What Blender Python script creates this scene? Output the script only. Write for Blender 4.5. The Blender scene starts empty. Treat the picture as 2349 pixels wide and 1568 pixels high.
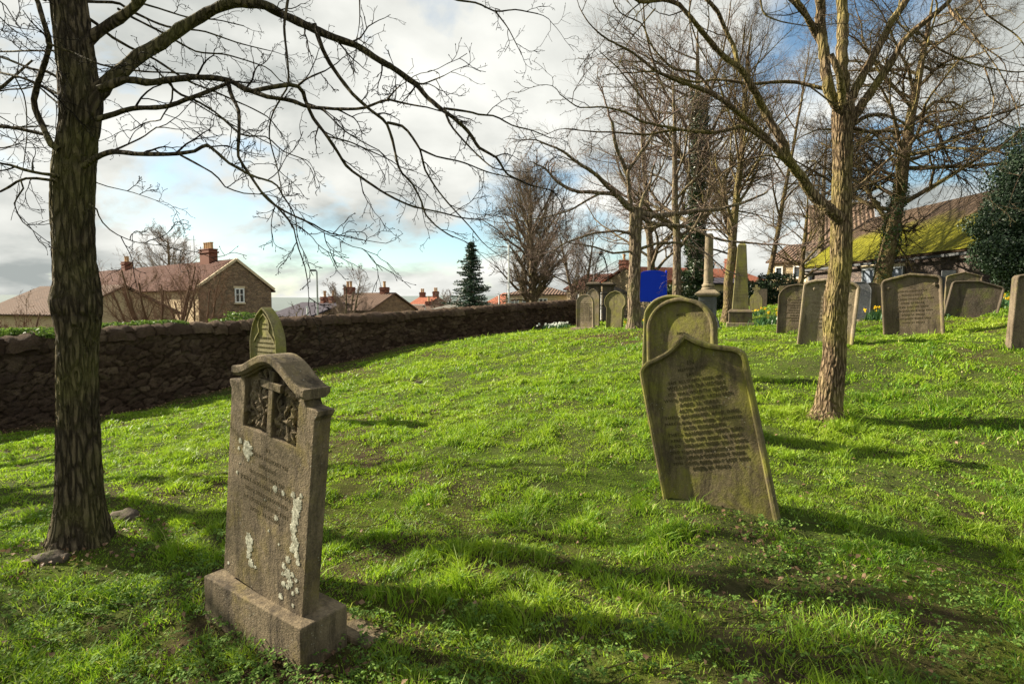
import bpy, bmesh, math, random
import numpy as np
from mathutils import Vector, Matrix, Euler, noise as mnoise
R = math.radians
SC = bpy.context.scene
COL = SC.collection
random.seed(7)
RNG = np.random.default_rng(11)

# ------------------------------------------------------------------ camera maths (2349 x 1568 reference frame)
CX, CY, FP, CAMZ = 1174.5, 784.0, 1305.0, 1.5
PITCH = math.atan((784 - 694) / FP)
cp_, sp_ = math.cos(PITCH), math.sin(PITCH)
def at(px, py, d):
    u = (px - CX) / FP; v = -(py - CY) / FP
    t = d / (cp_ + v * sp_)
    return Vector((u * t, d, CAMZ + (-sp_ + v * cp_) * t))

# ------------------------------------------------------------------ terrain
CTRL = [(0, 985, 9.0), (250, 952, 10.2), (450, 905, 11.45), (600, 868, 12.57), (760, 835, 14.06), (870, 806, 15.3), (1000, 783, 17.1),
        (1150, 762, 19.74), (1320, 742, 24.0),
        (190, 1238, 3.6), (700, 1505, 2.35), (470, 1440, 2.75), (1515, 1160, 4.02), (1780, 1160, 3.69), (1895, 962, 6.0),
        (2090, 772, 9.0), (2235, 722, 10.0), (2335, 798, 7.0), (1865, 790, 8.5), (1818, 763, 10.0), (1697, 750, 16.0),
        (1625, 760, 14.0), (1455, 752, 14.0), (1342, 758, 17.0), (1410, 754, 17.0), (1375, 742, 24.0),
        (2300, 690, 14.0), (2000, 735, 12.5), (1740, 708, 20.0), (1620, 962, 5.6), (1960, 690, 20.0), (2150, 672, 18.0),
        (1400, 735, 27.0), (1600, 715, 27.0), (2349, 1300, 3.25), (2349, 985, 5.4), (625, 966, 7.1), (900, 925, 8.0), (1200, 860, 9.5)]
CP = [at(*c) for c in CTRL]
CP = [(p.x, p.y, p.z) for p in CP]
CP += [(0, 0, 0.0), (1.5, -2, .1), (-3, -2, -.1), (4, 0, .25), (-7, 0, -.5), (12, 0, .7), (0, -15, 0), (-20, 0, -1.0), (-14, 20, -1.0), (-25, 40, -1.6),
       (0, 45, -.6), (20, 25, .9), (30, 40, 1.0), (60, 0, 1.5), (100, 120, .5), (-100, 120, -3.0), (0, 200, -1.5), (-100, -60, -1), (100, -60, 1)]
CP = np.array(CP)
def _tps(d2): return 0.5 * d2 * np.log(d2 + 1e-9)
_n = len(CP)
_K = _tps(((CP[:, None, :2] - CP[None, :, :2]) ** 2).sum(-1)) + np.eye(_n) * 1.2
_Pm = np.c_[np.ones(_n), CP[:, :2]]
_A = np.zeros((_n + 3, _n + 3)); _A[:_n, :_n] = _K; _A[:_n, _n:] = _Pm; _A[_n:, :_n] = _Pm.T
_W = np.linalg.solve(_A, np.r_[CP[:, 2], 0, 0, 0])

_perm = np.random.default_rng(3).random((256, 256))
def vn(x, y):                                    # value noise 0..1
    x = np.asarray(x, float); y = np.asarray(y, float)
    xi = np.floor(x).astype(int); yi = np.floor(y).astype(int)
    fx = x - xi; fy = y - yi
    fx = fx * fx * (3 - 2 * fx); fy = fy * fy * (3 - 2 * fy)
    a = _perm[xi & 255, yi & 255]; b = _perm[(xi + 1) & 255, yi & 255]
    c = _perm[xi & 255, (yi + 1) & 255]; d = _perm[(xi + 1) & 255, (yi + 1) & 255]
    return (a * (1 - fx) + b * fx) * (1 - fy) + (c * (1 - fx) + d * fx) * fy
def fbm(x, y, o=4):
    s = 0; a = .5; t = 0
    for i in range(o):
        s = s + a * vn(x * 2 ** i + 17 * i, y * 2 ** i + 31 * i); t += a; a *= .5
    return s / t
def gz(x, y):
    x = np.atleast_1d(np.asarray(x, float)); y = np.atleast_1d(np.asarray(y, float))
    out = np.zeros(x.shape); fl = out.ravel(); xf = x.ravel(); yf = y.ravel()
    for s in range(0, xf.size, 40000):
        xs = np.clip(xf[s:s + 40000], -120, 120); ys = np.clip(yf[s:s + 40000], -60, 200)
        d2 = (xs[:, None] - CP[None, :, 0]) ** 2 + (ys[:, None] - CP[None, :, 1]) ** 2
        fl[s:s + 40000] = _tps(d2) @ _W[:_n] + _W[_n] + _W[_n + 1] * xs + _W[_n + 2] * ys
    k = np.clip(1.4 - np.hypot(x, y) / 30, .25, 1)
    out = fl.reshape(x.shape) + k * ((fbm(x * 1.7, y * 1.7, 3) - .5) * .11 + (fbm(x * 7, y * 7, 2) - .5) * .035)
    return out
def g1(x, y): return float(gz(x, y)[0])

# ------------------------------------------------------------------ scene helpers
def tag(o, label=None, cat=None, group=None, kind=None):
    if label: o['label'] = label
    if cat: o['category'] = cat
    if group: o['group'] = group
    if kind: o['kind'] = kind
    return o
def thing(name, label, cat, loc=(0, 0, 0), rot=(0, 0, 0), group=None):
    o = bpy.data.objects.new(name, None); COL.objects.link(o)
    o.location = loc; o.rotation_euler = rot; o.empty_display_size = .2
    return tag(o, label, cat, group)
def link(name, me, mat, parent=None, off=None):
    o = bpy.data.objects.new(name, me); COL.objects.link(o)
    if mat is not None:
        for m in (mat if isinstance(mat, (list, tuple)) else [mat]): me.materials.append(m)
    if parent is not None: o.parent = parent
    return o
def mesh_np(name, V, F, smooth=True, off=None, tint=None):
    """V (n,3); F list of (m,k) int arrays"""
    V = np.asarray(V, dtype=np.float32)
    if off is not None: V = V - np.asarray(off, dtype=np.float32)
    me = bpy.data.meshes.new(name)
    me.vertices.add(len(V)); me.vertices.foreach_set('co', V.ravel())
    loops = np.concatenate([f.ravel() for f in F]).astype(np.int32)
    tot = np.concatenate([np.full(len(f), f.shape[1], np.int32) for f in F])
    st = np.concatenate([[0], np.cumsum(tot)[:-1]]).astype(np.int32)
    me.loops.add(len(loops)); me.loops.foreach_set('vertex_index', loops)
    me.polygons.add(len(tot)); me.polygons.foreach_set('loop_start', st)
    try: me.polygons.foreach_set('loop_total', tot)
    except Exception: pass
    me.update(calc_edges=True)
    if smooth: me.polygons.foreach_set('use_smooth', np.ones(len(tot), bool))
    if tint is not None:
        a = me.attributes.new('tint', 'FLOAT', 'POINT'); a.data.foreach_set('value', np.asarray(tint, np.float32))
    return me
def bm_mesh(bm, name='m', smooth=False, off=None):
    if off is not None: bmesh.ops.translate(bm, verts=bm.verts, vec=-Vector(off))
    me = bpy.data.meshes.new(name); bm.to_mesh(me); bm.free()
    if smooth: me.polygons.foreach_set('use_smooth', [True] * len(me.polygons))
    return me
def box(bm, c, s, rz=0, taper=1.0, M=None):
    """box with bottom centre c, size s, top scaled by taper"""
    x, y, z = s[0] / 2, s[1] / 2, s[2]
    vs = [(-x, -y, 0), (x, -y, 0), (x, y, 0), (-x, y, 0), (-x * taper, -y * taper, z), (x * taper, -y * taper, z), (x * taper, y * taper, z), (-x * taper, y * taper, z)]
    T = Matrix.Translation(c) @ Matrix.Rotation(rz, 4, 'Z')
    if M is not None: T = M @ T
    v = [bm.verts.new(T @ Vector(p)) for p in vs]
    for f in ((0, 3, 2, 1), (4, 5, 6, 7), (0, 1, 5, 4), (1, 2, 6, 5), (2, 3, 7, 6), (3, 0, 4, 7)): bm.faces.new([v[i] for i in f])
    return v
def lathe(bm, prof, c=(0, 0, 0), n=20, M=None):
    T = Matrix.Translation(c)
    if M is not None: T = M @ T
    rings = []
    for r, z in prof:
        rings.append([bm.verts.new(T @ Vector((r * math.cos(2 * math.pi * i / n), r * math.sin(2 * math.pi * i / n), z))) for i in range(n)])
    for a, b in zip(rings, rings[1:]):
        for i in range(n): bm.faces.new((a[i], a[(i + 1) % n], b[(i + 1) % n], b[i]))
    bm.faces.new(rings[0][::-1]); bm.faces.new(rings[-1])
def bevel(o, w=.006, seg=2, ang=30):
    m = o.modifiers.new('bevel', 'BEVEL'); m.width = w; m.segments = seg; m.limit_method = 'ANGLE'; m.angle_limit = R(ang)
    return o

# ------------------------------------------------------------------ materials
class N:
    def __init__(s, name):
        s.m = bpy.data.materials.new(name); s.m.use_nodes = True; s.nt = s.m.node_tree; s.nt.nodes.clear()
        s.out = s.nt.nodes.new('ShaderNodeOutputMaterial')
    def n(s, t, **k):
        x = s.nt.nodes.new(t)
        for a, b in k.items():
            if a[0] == '_': setattr(x, a[1:], b)
        return x
    def l(s, a, b): s.nt.links.new(a, b)
    def pos(s, scale=(1, 1, 1), kind='pos', rot=(0, 0, 0)):
        if kind == 'pos': o = s.n('ShaderNodeNewGeometry').outputs['Position']
        elif kind == 'uv': o = s.n('ShaderNodeTexCoord').outputs['UV']
        else: o = s.n('ShaderNodeTexCoord').outputs['Object']
        mp = s.n('ShaderNodeMapping'); mp.inputs['Scale'].default_value = scale; mp.inputs['Rotation'].default_value = rot
        s.l(o, mp.inputs['Vector']); return mp.outputs[0]
    def noise(s, v, scale, det=5, rough=.6, dist=0):
        x = s.n('ShaderNodeTexNoise'); x.inputs['Scale'].default_value = scale; x.inputs['Detail'].default_value = det
        x.inputs['Roughness'].default_value = rough; x.inputs['Distortion'].default_value = dist
        s.l(v, x.inputs['Vector']); return x.outputs[0]
    def voro(s, v, scale, feat='F1', rnd=1):
        x = s.n('ShaderNodeTexVoronoi'); x.feature = feat; x.inputs['Scale'].default_value = scale; x.inputs['Randomness'].default_value = rnd
        s.l(v, x.inputs['Vector']); return x
    def ramp(s, f, *st):
        x = s.n('ShaderNodeValToRGB'); e = x.color_ramp.elements
        while len(e) < len(st): e.new(.5)
        for i, (p, c) in enumerate(st):
            e[i].position = p; e[i].color = (*c, 1) if isinstance(c, tuple) else (c, c, c, 1)
        s.l(f, x.inputs[0]); return x.outputs[0]
    def mix(s, f, a, b, mode='MIX'):
        x = s.n('ShaderNodeMix'); x.data_type = 'RGBA'; x.blend_type = mode
        for i, v in ((0, f), (6, a), (7, b)):
            if isinstance(v, (int, float)): x.inputs[i].default_value = v if i == 0 else (v, v, v, 1)
            elif isinstance(v, tuple): x.inputs[i].default_value = (*v, 1)
            else: s.l(v, x.inputs[i])
        return x.outputs[2]
    def math(s, op, a, b=0.0):
        x = s.n('ShaderNodeMath'); x.operation = op
        for i, v in ((0, a), (1, b)):
            if isinstance(v, (int, float)): x.inputs[i].default_value = v
            else: s.l(v, x.inputs[i])
        return x.outputs[0]
    def bump(s, h, st=.5, d=.01, nrm=None):
        x = s.n('ShaderNodeBump'); x.inputs['Strength'].default_value = st; x.inputs['Distance'].default_value = d
        s.l(h, x.inputs['Height'])
        if nrm is not None: s.l(nrm, x.inputs['Normal'])
        return x.outputs[0]
    def fin(s, col, rough=.9, nrm=None, spec=.3, metal=0, trans=None, tcol=None):
        b = s.n('ShaderNodeBsdfPrincipled')
        if isinstance(col, tuple): b.inputs['Base Color'].default_value = (*col, 1)
        else: s.l(col, b.inputs['Base Color'])
        if isinstance(rough, (int, float)): b.inputs['Roughness'].default_value = rough
        else: s.l(rough, b.inputs['Roughness'])
        b.inputs['Specular IOR Level'].default_value = spec; b.inputs['Metallic'].default_value = metal
        if nrm is not None: s.l(nrm, b.inputs['Normal'])
        sh = b.outputs[0]
        if trans:
            t = s.n('ShaderNodeBsdfTranslucent')
            c = tcol if tcol is not None else col
            if isinstance(c, tuple): t.inputs[0].default_value = (*c, 1)
            else: s.l(c, t.inputs[0])
            mx = s.n('ShaderNodeMixShader'); mx.inputs[0].default_value = trans
            s.l(sh, mx.inputs[1]); s.l(t.outputs[0], mx.inputs[2]); sh = mx.outputs[0]
        s.l(sh, s.out.inputs[0]); return s.m

def stone_mat(name, c1, c2, moss=(.16, .16, .035), mossamt=.5, dark=(.028, .022, .016), darkamt=.5, streak=True):
    k = N(name); v = k.pos()
    n1 = k.noise(v, 3.2, 6, .65); n2 = k.noise(v, 38, 5, .7); n3 = k.noise(v, 130, 3, .6)
    base = k.mix(k.ramp(n1, (.35, 0.0), (.65, 1.0)), c1, c2)
    base = k.mix(k.ramp(n2, (.42, 0.0), (.70, .7)), base, tuple(x * .42 for x in c1))
    base = k.mix(k.ramp(n3, (.50, 0.0), (.68, .35)), base, tuple(x * 1.5 for x in c1))
    m = k.noise(k.pos((1, 1, .8)), 4.3, 6, .7, .4)
    base = k.mix(k.ramp(m, (.62 - .25 * mossamt, 0.0), (.80 - .25 * mossamt, .9)), base, moss)
    if streak:
        sn = k.noise(k.pos((7, 7, 1.3)), 1.5, 7, .72)
        base = k.mix(k.ramp(sn, (.62 - .18 * darkamt, 0.0), (.80 - .16 * darkamt, .85)), base, dark)
    sp = k.voro(v, 55).outputs['Distance']; spm = k.noise(v, 9, 3)
    sf = k.math('MULTIPLY', k.ramp(sp, (.10, 1.0), (.2, 0.0)), k.ramp(spm, (.56, 0.0), (.62, 1.0)))
    base = k.mix(k.math('MULTIPLY', sf, .6), base, (.42, .42, .34))
    h = k.math('ADD', k.math('MULTIPLY', n2, .7), k.math('MULTIPLY', n3, .4))
    h = k.math('ADD', h, k.math('MULTIPLY', n1, 1.2))
    return k.fin(base, .92, k.bump(h, .8, .012), .2)

def bark_mat(name, c1, c2, alg, algamt=.5, vs=(14, 14, 2.2), bd=.02):
    k = N(name); v = k.pos(vs); p = k.pos()
    nz = k.noise(k.pos((3, 3, 1.2)), 3.0, 4, .6); vd = k.n('ShaderNodeMixRGB'); vd.inputs[0].default_value = .55; k.l(v, vd.inputs[1]); k.l(k.mix(1.0, v, nz, 'ADD'), vd.inputs[2])
    e = k.voro(vd.outputs[0], 1.55, 'DISTANCE_TO_EDGE').outputs['Distance']; er = k.ramp(e, (.02, 0.0), (.22, 1.0))
    n1 = k.noise(v, 1.6, 6, .7, .6); n2 = k.noise(p, 2.5, 4, .6); n3 = k.noise(p, 60, 3, .6)
    b = k.mix(k.math('MULTIPLY', er, k.ramp(n1, (.30, .35), (.6, 1.0))), tuple(x * .8 for x in c1), c2)
    b = k.mix(k.ramp(n2, (.6 - .3 * algamt, 0.0), (.85 - .3 * algamt, .75)), b, alg)
    b = k.mix(k.math('MULTIPLY', n3, .4), b, tuple(x * .5 for x in c1))
    h = k.math('ADD', k.math('ADD', k.math('MULTIPLY', n1, .6), er), k.math('MULTIPLY', n3, .3))
    return k.fin(b, .95, k.bump(h, 1.0, bd * 1.6), .15)

M = {}
M['stoneA'] = stone_mat('headstone_brown', (.225, .175, .108), (.125, .095, .058), (.19, .15, .045), .45, darkamt=.9)
M['stoneB'] = stone_mat('headstone_olive', (.18, .145, .075), (.085, .068, .038), (.19, .185, .03), .66, darkamt=.75)
M['stoneC'] = stone_mat('headstone_grey', (.185, .145, .098), (.095, .072, .048), (.18, .165, .045), .42, darkamt=.7)
M['stoneD'] = stone_mat('headstone_dark', (.11, .085, .06), (.07, .06, .045), (.10, .11, .03), .4, darkamt=.6)
M['stoneE'] = stone_mat('headstone_light', (.29, .235, .16), (.165, .13, .085), (.22, .20, .06), .42, darkamt=.5)
M['stoneM'] = stone_mat('headstone_mossy', (.23, .20, .10), (.14, .12, .055), (.23, .22, .05), .62, darkamt=.5)
M['granite'] = N('polished_dark_granite').fin((.02, .022, .025), .25, None, .5)
M['slate'] = stone_mat('headstone_slate', (.13, .135, .14), (.10, .10, .105), (.12, .12, .08), .2, darkamt=.3)
k = N('lichen'); n = k.noise(k.pos(), 60, 4); n2 = k.noise(k.pos(), 180, 3)
M['lichen'] = k.fin(k.mix(k.ramp(n, (.38, 0.0), (.62, 1.0)), (.22, .21, .15), (.56, .54, .42)), .95, k.bump(n2, .8, .003), .1)
k = N('inscription_dark'); M['ink'] = k.fin(k.mix(k.noise(k.pos(), 30, 4), (.018, .016, .008), (.10, .085, .035)), .95, None, .1)
k = N('inscription_olive'); M['ink2'] = k.fin(k.mix(k.noise(k.pos(), 25, 4), (.05, .045, .02), (.15, .13, .05)), .95, None, .1)
k = N('inscription_worn'); M['ink3'] = k.fin(k.mix(k.noise(k.pos(), 14, 4), (.12, .092, .055), (.20, .155, .095)), .95, None, .1)
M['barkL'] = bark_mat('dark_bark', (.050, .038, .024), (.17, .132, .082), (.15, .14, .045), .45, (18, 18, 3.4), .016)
M['barkR'] = bark_mat('tan_bark', (.12, .08, .045), (.34, .25, .15), (.30, .26, .07), .52, (20, 20, 3.5), .018)  # tan-brown bark colour with olive algae patches
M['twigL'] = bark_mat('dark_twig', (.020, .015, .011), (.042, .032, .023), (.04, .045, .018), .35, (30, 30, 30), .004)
M['twigR'] = bark_mat('brown_twig', (.07, .048, .030), (.14, .10, .065), (.15, .14, .045), .45, (30, 30, 30), .004)
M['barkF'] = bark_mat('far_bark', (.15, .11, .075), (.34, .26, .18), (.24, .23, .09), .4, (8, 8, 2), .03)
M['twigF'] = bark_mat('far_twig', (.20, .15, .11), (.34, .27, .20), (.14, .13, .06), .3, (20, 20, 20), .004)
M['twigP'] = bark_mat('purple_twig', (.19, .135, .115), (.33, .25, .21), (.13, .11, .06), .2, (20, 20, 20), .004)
M['twigRed'] = bark_mat('reddish_stem', (.17, .095, .06), (.26, .16, .10), (.2, .15, .06), .3, (20, 20, 20), .004)

# grass
k = N('grass_blades'); at_ = k.n('ShaderNodeAttribute'); at_.attribute_name = 'tint'; tf = at_.outputs['Fac']
p = k.pos(); a = k.noise(p, .55, 4, .6); b_ = k.noise(p, 2.6, 4, .6)
c = k.ramp(tf, (0.0, (.045, .125, .010)), (.40, (.15, .31, .018)), (.72, (.33, .47, .032)), (.90, (.44, .50, .10)), (1.0, (.50, .38, .20)))
c = k.mix(k.ramp(a, (.40, 0.0), (.64, .65)), c, (.34, .44, .03))
c = k.mix(k.ramp(b_, (.48, 0.0), (.68, .7)), c, (.075, .15, .022))
c = k.mix(k.ramp(k.noise(p, 1.4, 5, .7), (.64, 0.0), (.78, .5)), c, (.22, .17, .06))
M['grass'] = k.fin(c, .5, None, .28, trans=.42, tcol=k.mix(.45, c, (.32, .48, .02)))
k = N('ground_cover_leaves'); at_ = k.n('ShaderNodeAttribute'); at_.attribute_name = 'tint'; tf = at_.outputs['Fac']
c = k.ramp(tf, (0.0, (.05, .10, .015)), (.5, (.10, .19, .03)), (1.0, (.22, .32, .06)))
M['weed'] = k.fin(c, .75, None, .2, trans=.3)
k = N('soil_and_moss'); p = k.pos(); n1 = k.noise(p, 1.1, 6, .65); n2 = k.noise(p, 14, 6, .7); n3 = k.noise(p, 70, 4, .7)
c = k.mix(k.ramp(n2, (.35, 0.0), (.65, 1.0)), (.022, .015, .009), (.085, .062, .036))
c = k.mix(k.ramp(n1, (.40, 0.0), (.55, 1.0)), k.mix(n3, (.030, .045, .010), (.11, .13, .018)), c)
c = k.mix(k.ramp(k.noise(p, .16, 3), (.44, 0.0), (.5, .45)), c, (.05, .09, .015))
M['soil'] = k.fin(c, 1.0, k.bump(k.math('ADD', n2, k.math('MULTIPLY', n3, .5)), 1.0, .03), .05)
k = N('dry_leaves'); at_ = k.n('ShaderNodeAttribute'); at_.attribute_name = 'tint'
M['dryleaf'] = k.fin(k.ramp(at_.outputs['Fac'], (0.0, (.05, .028, .015)), (.5, (.15, .085, .045)), (1.0, (.33, .22, .13))), .7, None, .3, trans=.15)
def leafmat(name, a, b, tr=.2, rough=.5):
    k = N(name); at_ = k.n('ShaderNodeAttribute'); at_.attribute_name = 'tint'
    return k.fin(k.ramp(at_.outputs['Fac'], (0.0, a), (1.0, b)), rough, None, .4, trans=tr)
M['yew'] = leafmat('yew_foliage', (.012, .028, .014), (.045, .078, .034), .12)
M['ivy'] = leafmat('ivy_leaves', (.022, .048, .014), (.075, .12, .03), .15, .35)
M['laurel'] = leafmat('laurel_leaves', (.05, .10, .014), (.20, .31, .05), .3, .6)
M['spruce'] = leafmat('spruce_needles', (.018, .042, .028), (.055, .10, .06), .1)
M['bush'] = leafmat('bush_leaves', (.014, .030, .012), (.045, .075, .022), .1, .4)
M['daffleaf'] = leafmat('daffodil_leaves', (.03, .09, .03), (.09, .18, .06), .25, .4)
M['budleaf'] = leafmat('budding_leaves', (.16, .19, .05), (.32, .34, .10), .3)
M['yellow'] = N('daffodil_petals').fin((.80, .55, .02), .6, None, .2, trans=.3)
M['white_petal'] = N('snowdrop_petals').fin((.75, .78, .72), .6, None, .2, trans=.3)

# masonry
def rubble(name, c1, c2, mort, sc=3.2, kind='pos', dark=(.04, .03, .025)):
    k = N(name); v = k.pos((1, 1, 1.9), kind)
    e = k.voro(v, sc, 'DISTANCE_TO_EDGE').outputs['Distance']; f = k.voro(v, sc)
    n = k.noise(k.pos((1, 1, 1), kind), 6, 6, .7)
    c = k.mix(k.ramp(f.outputs['Color'], (.2, 0.0), (.8, 1.0)), c1, c2)
    c = k.mix(k.ramp(n, (.45, 0.0), (.75, .7)), c, dark)
    c = k.mix(k.ramp(e, (.02, 1.0), (.07, 0.0)), c, mort)
    return k.fin(c, .95, k.bump(k.math('ADD', k.ramp(e, (.0, 0.0), (.10, 1.0)), k.math('MULTIPLY', n, .6)), .8, .05), .1)
k = N('field_wall_stone'); p = k.pos(); n1 = k.noise(p, .8, 5, .6); n2 = k.noise(p, 9, 6, .7); n3 = k.noise(p, 45, 4, .7)
at_ = k.n('ShaderNodeAttribute'); at_.attribute_name = 'tint'
c = k.ramp(at_.outputs['Fac'], (0.0, (.045, .028, .019)), (.5, (.10, .068, .046)), (1.0, (.18, .13, .088)))
c = k.mix(k.ramp(n2, (.38, 0.0), (.72, .75)), c, (.032, .020, .014))
c = k.mix(k.ramp(n1, (.5, 0.0), (.68, .55)), c, (.085, .060, .05))
c = k.mix(k.ramp(k.noise(p, 2.3, 5), (.60, 0.0), (.72, .5)), c, (.07, .075, .025))
M['wall'] = k.fin(c, .97, k.bump(k.math('ADD', n2, k.math('MULTIPLY', n3, .6)), 1.0, .06), .08)
M['mortar'] = N('dark_mortar').fin((.045, .033, .024), 1, None, .05)
M['rubble'] = rubble('rubble_gable', (.30, .215, .14), (.19, .135, .095), (.24, .18, .12))
M['rubbled'] = rubble('rubble_dark', (.155, .12, .10), (.10, .08, .07), (.12, .10, .09), 2.6)
M['rubblel'] = rubble('rubble_light', (.45, .36, .22), (.36, .28, .17), (.40, .32, .2), 2.2)
def plain(name, c, var=.25, rough=.9, sc=3):
    k = N(name); n = k.noise(k.pos(), sc, 5, .65)
    return k.fin(k.mix(n, tuple(x * (1 - var) for x in c), tuple(min(1, x * (1 + var)) for x in c)), rough, k.bump(n, .3, .01), .2)
M['render'] = plain('cream_render', (.50, .385, .24))
M['render2'] = plain('pale_render', (.56, .47, .32))
M['brick'] = plain('red_brick', (.17, .072, .048), .35, .9, 14)
M['pot'] = plain('chimney_pot', (.46, .30, .16))
M['white'] = plain('white_paint', (.72, .74, .74), .06, .5)
M['glass'] = N('window_glass').fin((.04, .05, .06), .08, None, .6)
M['shutter'] = plain('grey_blue_boards', (.19, .22, .27), .15)
M['metal'] = N('galvanised_steel').fin((.42, .45, .45), .45, None, .5, .6)
M['black'] = N('black_iron').fin((.015, .015, .016), .5, None, .4)
k = N('blue_board'); n = k.noise(k.pos(), 5, 3); M['blue'] = k.fin(k.mix(n, (.004, .034, .50), (.005, .042, .60)), .6, None, .15)
M['wood'] = plain('weathered_wood', (.20, .15, .10))
M['kerb'] = stone_mat('kerb_stone', (.30, .26, .19), (.2, .17, .12), (.2, .2, .07), .4)
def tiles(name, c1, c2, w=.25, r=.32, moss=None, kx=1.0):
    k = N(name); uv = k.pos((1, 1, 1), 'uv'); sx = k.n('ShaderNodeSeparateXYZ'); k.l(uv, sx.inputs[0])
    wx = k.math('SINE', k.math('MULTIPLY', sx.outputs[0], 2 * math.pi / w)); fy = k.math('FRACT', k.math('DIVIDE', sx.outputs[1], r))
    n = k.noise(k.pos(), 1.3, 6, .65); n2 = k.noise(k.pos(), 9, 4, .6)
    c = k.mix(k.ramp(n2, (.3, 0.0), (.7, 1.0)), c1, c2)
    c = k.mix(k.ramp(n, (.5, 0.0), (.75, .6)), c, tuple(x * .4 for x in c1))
    c = k.mix(k.math('MULTIPLY', k.ramp(k.math('ADD', k.math('MULTIPLY', wx, .5), .5), (.0, 1.0), (.45, 0.0)), .55), c, tuple(x * .35 for x in c2))  # tile channels painted darker, putting the shade between ridges into the colour
    if moss:
        sep = k.noise(k.pos(), .45, 5, .6); sm = k.math('SUBTRACT', 1.0, k.math('DIVIDE', sx.outputs[1], 4.2))
        f = k.math('ADD', k.math('MULTIPLY', sep, .7), k.math('MULTIPLY', sm, .75))
        c = k.mix(k.ramp(f, (.50, 0.0), (.72, 1.0)), c, k.mix(k.ramp(k.noise(k.pos(), 7, 6, .7), (.4, 0.0), (.65, 1.0)), moss, tuple(x * .35 for x in moss)))
    h = k.math('ADD', k.math('MULTIPLY', wx, .5), k.math('MULTIPLY', fy, -.6))
    return k.fin(c, .9, k.bump(h, 1.0 * kx, .16), .15)
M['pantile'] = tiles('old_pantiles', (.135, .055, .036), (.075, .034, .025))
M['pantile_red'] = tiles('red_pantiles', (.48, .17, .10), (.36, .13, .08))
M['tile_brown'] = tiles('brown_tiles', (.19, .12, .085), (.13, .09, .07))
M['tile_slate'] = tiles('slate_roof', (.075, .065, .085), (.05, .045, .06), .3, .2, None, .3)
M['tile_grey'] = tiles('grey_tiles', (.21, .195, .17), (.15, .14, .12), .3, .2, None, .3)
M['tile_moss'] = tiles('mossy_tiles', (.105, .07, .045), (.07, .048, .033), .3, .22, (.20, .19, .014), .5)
M['tile_pink'] = tiles('pinkish_stone_tiles', (.27, .18, .13), (.20, .14, .10), .3, .3, None, .4)
# ------------------------------------------------------------------ world, sun, camera
SUN_EL, SUN_AZ = R(30), R(-20)      # light travels along (cos az, sin az) on the ground: from the left, slightly towards the camera
sun = bpy.data.lights.new('sun', 'SUN'); sun.energy = 5.0; sun.angle = R(.5); sun.color = (1.0, .90, .72)
so = bpy.data.objects.new('sun', sun); COL.objects.link(so)
dirv = Vector((math.cos(SUN_AZ) * math.cos(SUN_EL), math.sin(SUN_AZ) * math.cos(SUN_EL), -math.sin(SUN_EL)))
so.rotation_euler = dirv.to_track_quat('-Z', 'Y').to_euler(); so.location = (-20, 10, 20)
W_ = bpy.data.worlds.new('World'); SC.world = W_; W_.use_nodes = True; nt = W_.node_tree; nt.nodes.clear()
def wn(t): return nt.nodes.new(t)
sky = wn('ShaderNodeTexSky'); sky.sky_type = 'NISHITA'; sky.sun_disc = False; sky.sun_elevation = SUN_EL
sky.sun_rotation = math.atan2(-dirv.x, -dirv.y); sky.altitude = 50; sky.air_density = 1.0; sky.dust_density = .6; sky.ozone_density = 1.5
tc = wn('ShaderNodeTexCoord'); sx = wn('ShaderNodeSeparateXYZ'); nt.links.new(tc.outputs['Generated'], sx.inputs[0])
def wm(op, a, b=0.0, clamp=False):
    x = wn('ShaderNodeMath'); x.operation = op; x.use_clamp = clamp
    for i, v in ((0, a), (1, b)):
        if isinstance(v, (int, float)): x.inputs[i].default_value = v
        else: nt.links.new(v, x.inputs[i])
    return x.outputs[0]
zz = wm('ADD', wm('MAXIMUM', sx.outputs[2], 0.0), .34)
cb = wn('ShaderNodeCombineXYZ'); nt.links.new(wm('DIVIDE', sx.outputs[0], zz), cb.inputs[0]); nt.links.new(wm('DIVIDE', sx.outputs[1], zz), cb.inputs[1])
def wnoise(sc, off, det=9, rough=.55, dist=.25):
    mp = wn('ShaderNodeMapping'); mp.inputs['Location'].default_value = off; nt.links.new(cb.outputs[0], mp.inputs[0])
    x = wn('ShaderNodeTexNoise'); x.inputs['Scale'].default_value = sc; x.inputs['Detail'].default_value = det; x.inputs['Roughness'].default_value = rough
    x.inputs['Distortion'].default_value = dist; nt.links.new(mp.outputs[0], x.inputs['Vector']); return x.outputs[0]
def wramp(f, *st):
    x = wn('ShaderNodeValToRGB'); e = x.color_ramp.elements
    while len(e) < len(st): e.new(.5)
    for i, (p, c) in enumerate(st): e[i].position = p; e[i].color = (*c, 1) if isinstance(c, tuple) else (c, c, c, 1)
    nt.links.new(f, x.inputs[0]); return x.outputs[0]
CLOUD_OFF = (17.2268, 15.7413, 7.2301)
cov = wramp(wnoise(1.25, CLOUD_OFF), (.385, 0.0), (.48, 1.0))
shd = wramp(wnoise(1.9, (CLOUD_OFF[0] + .12, CLOUD_OFF[1] + .1, CLOUD_OFF[2] + 4), 8, .5), (.36, (6.3, 6.3, 5.9)), (.50, (4.8, 4.85, 4.55)), (.64, (2.5, 2.7, 2.6)))
sk = wn('ShaderNodeMix'); sk.data_type = 'RGBA'; sk.blend_type = 'MULTIPLY'; sk.inputs[0].default_value = 1
nt.links.new(sky.outputs[0], sk.inputs[6]); sk.inputs[7].default_value = (.95, 1.05, 1.0, 1)
mx = wn('ShaderNodeMix'); mx.data_type = 'RGBA'
nt.links.new(cov, mx.inputs[0]); nt.links.new(sk.outputs[2], mx.inputs[6]); nt.links.new(shd, mx.inputs[7])
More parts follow.
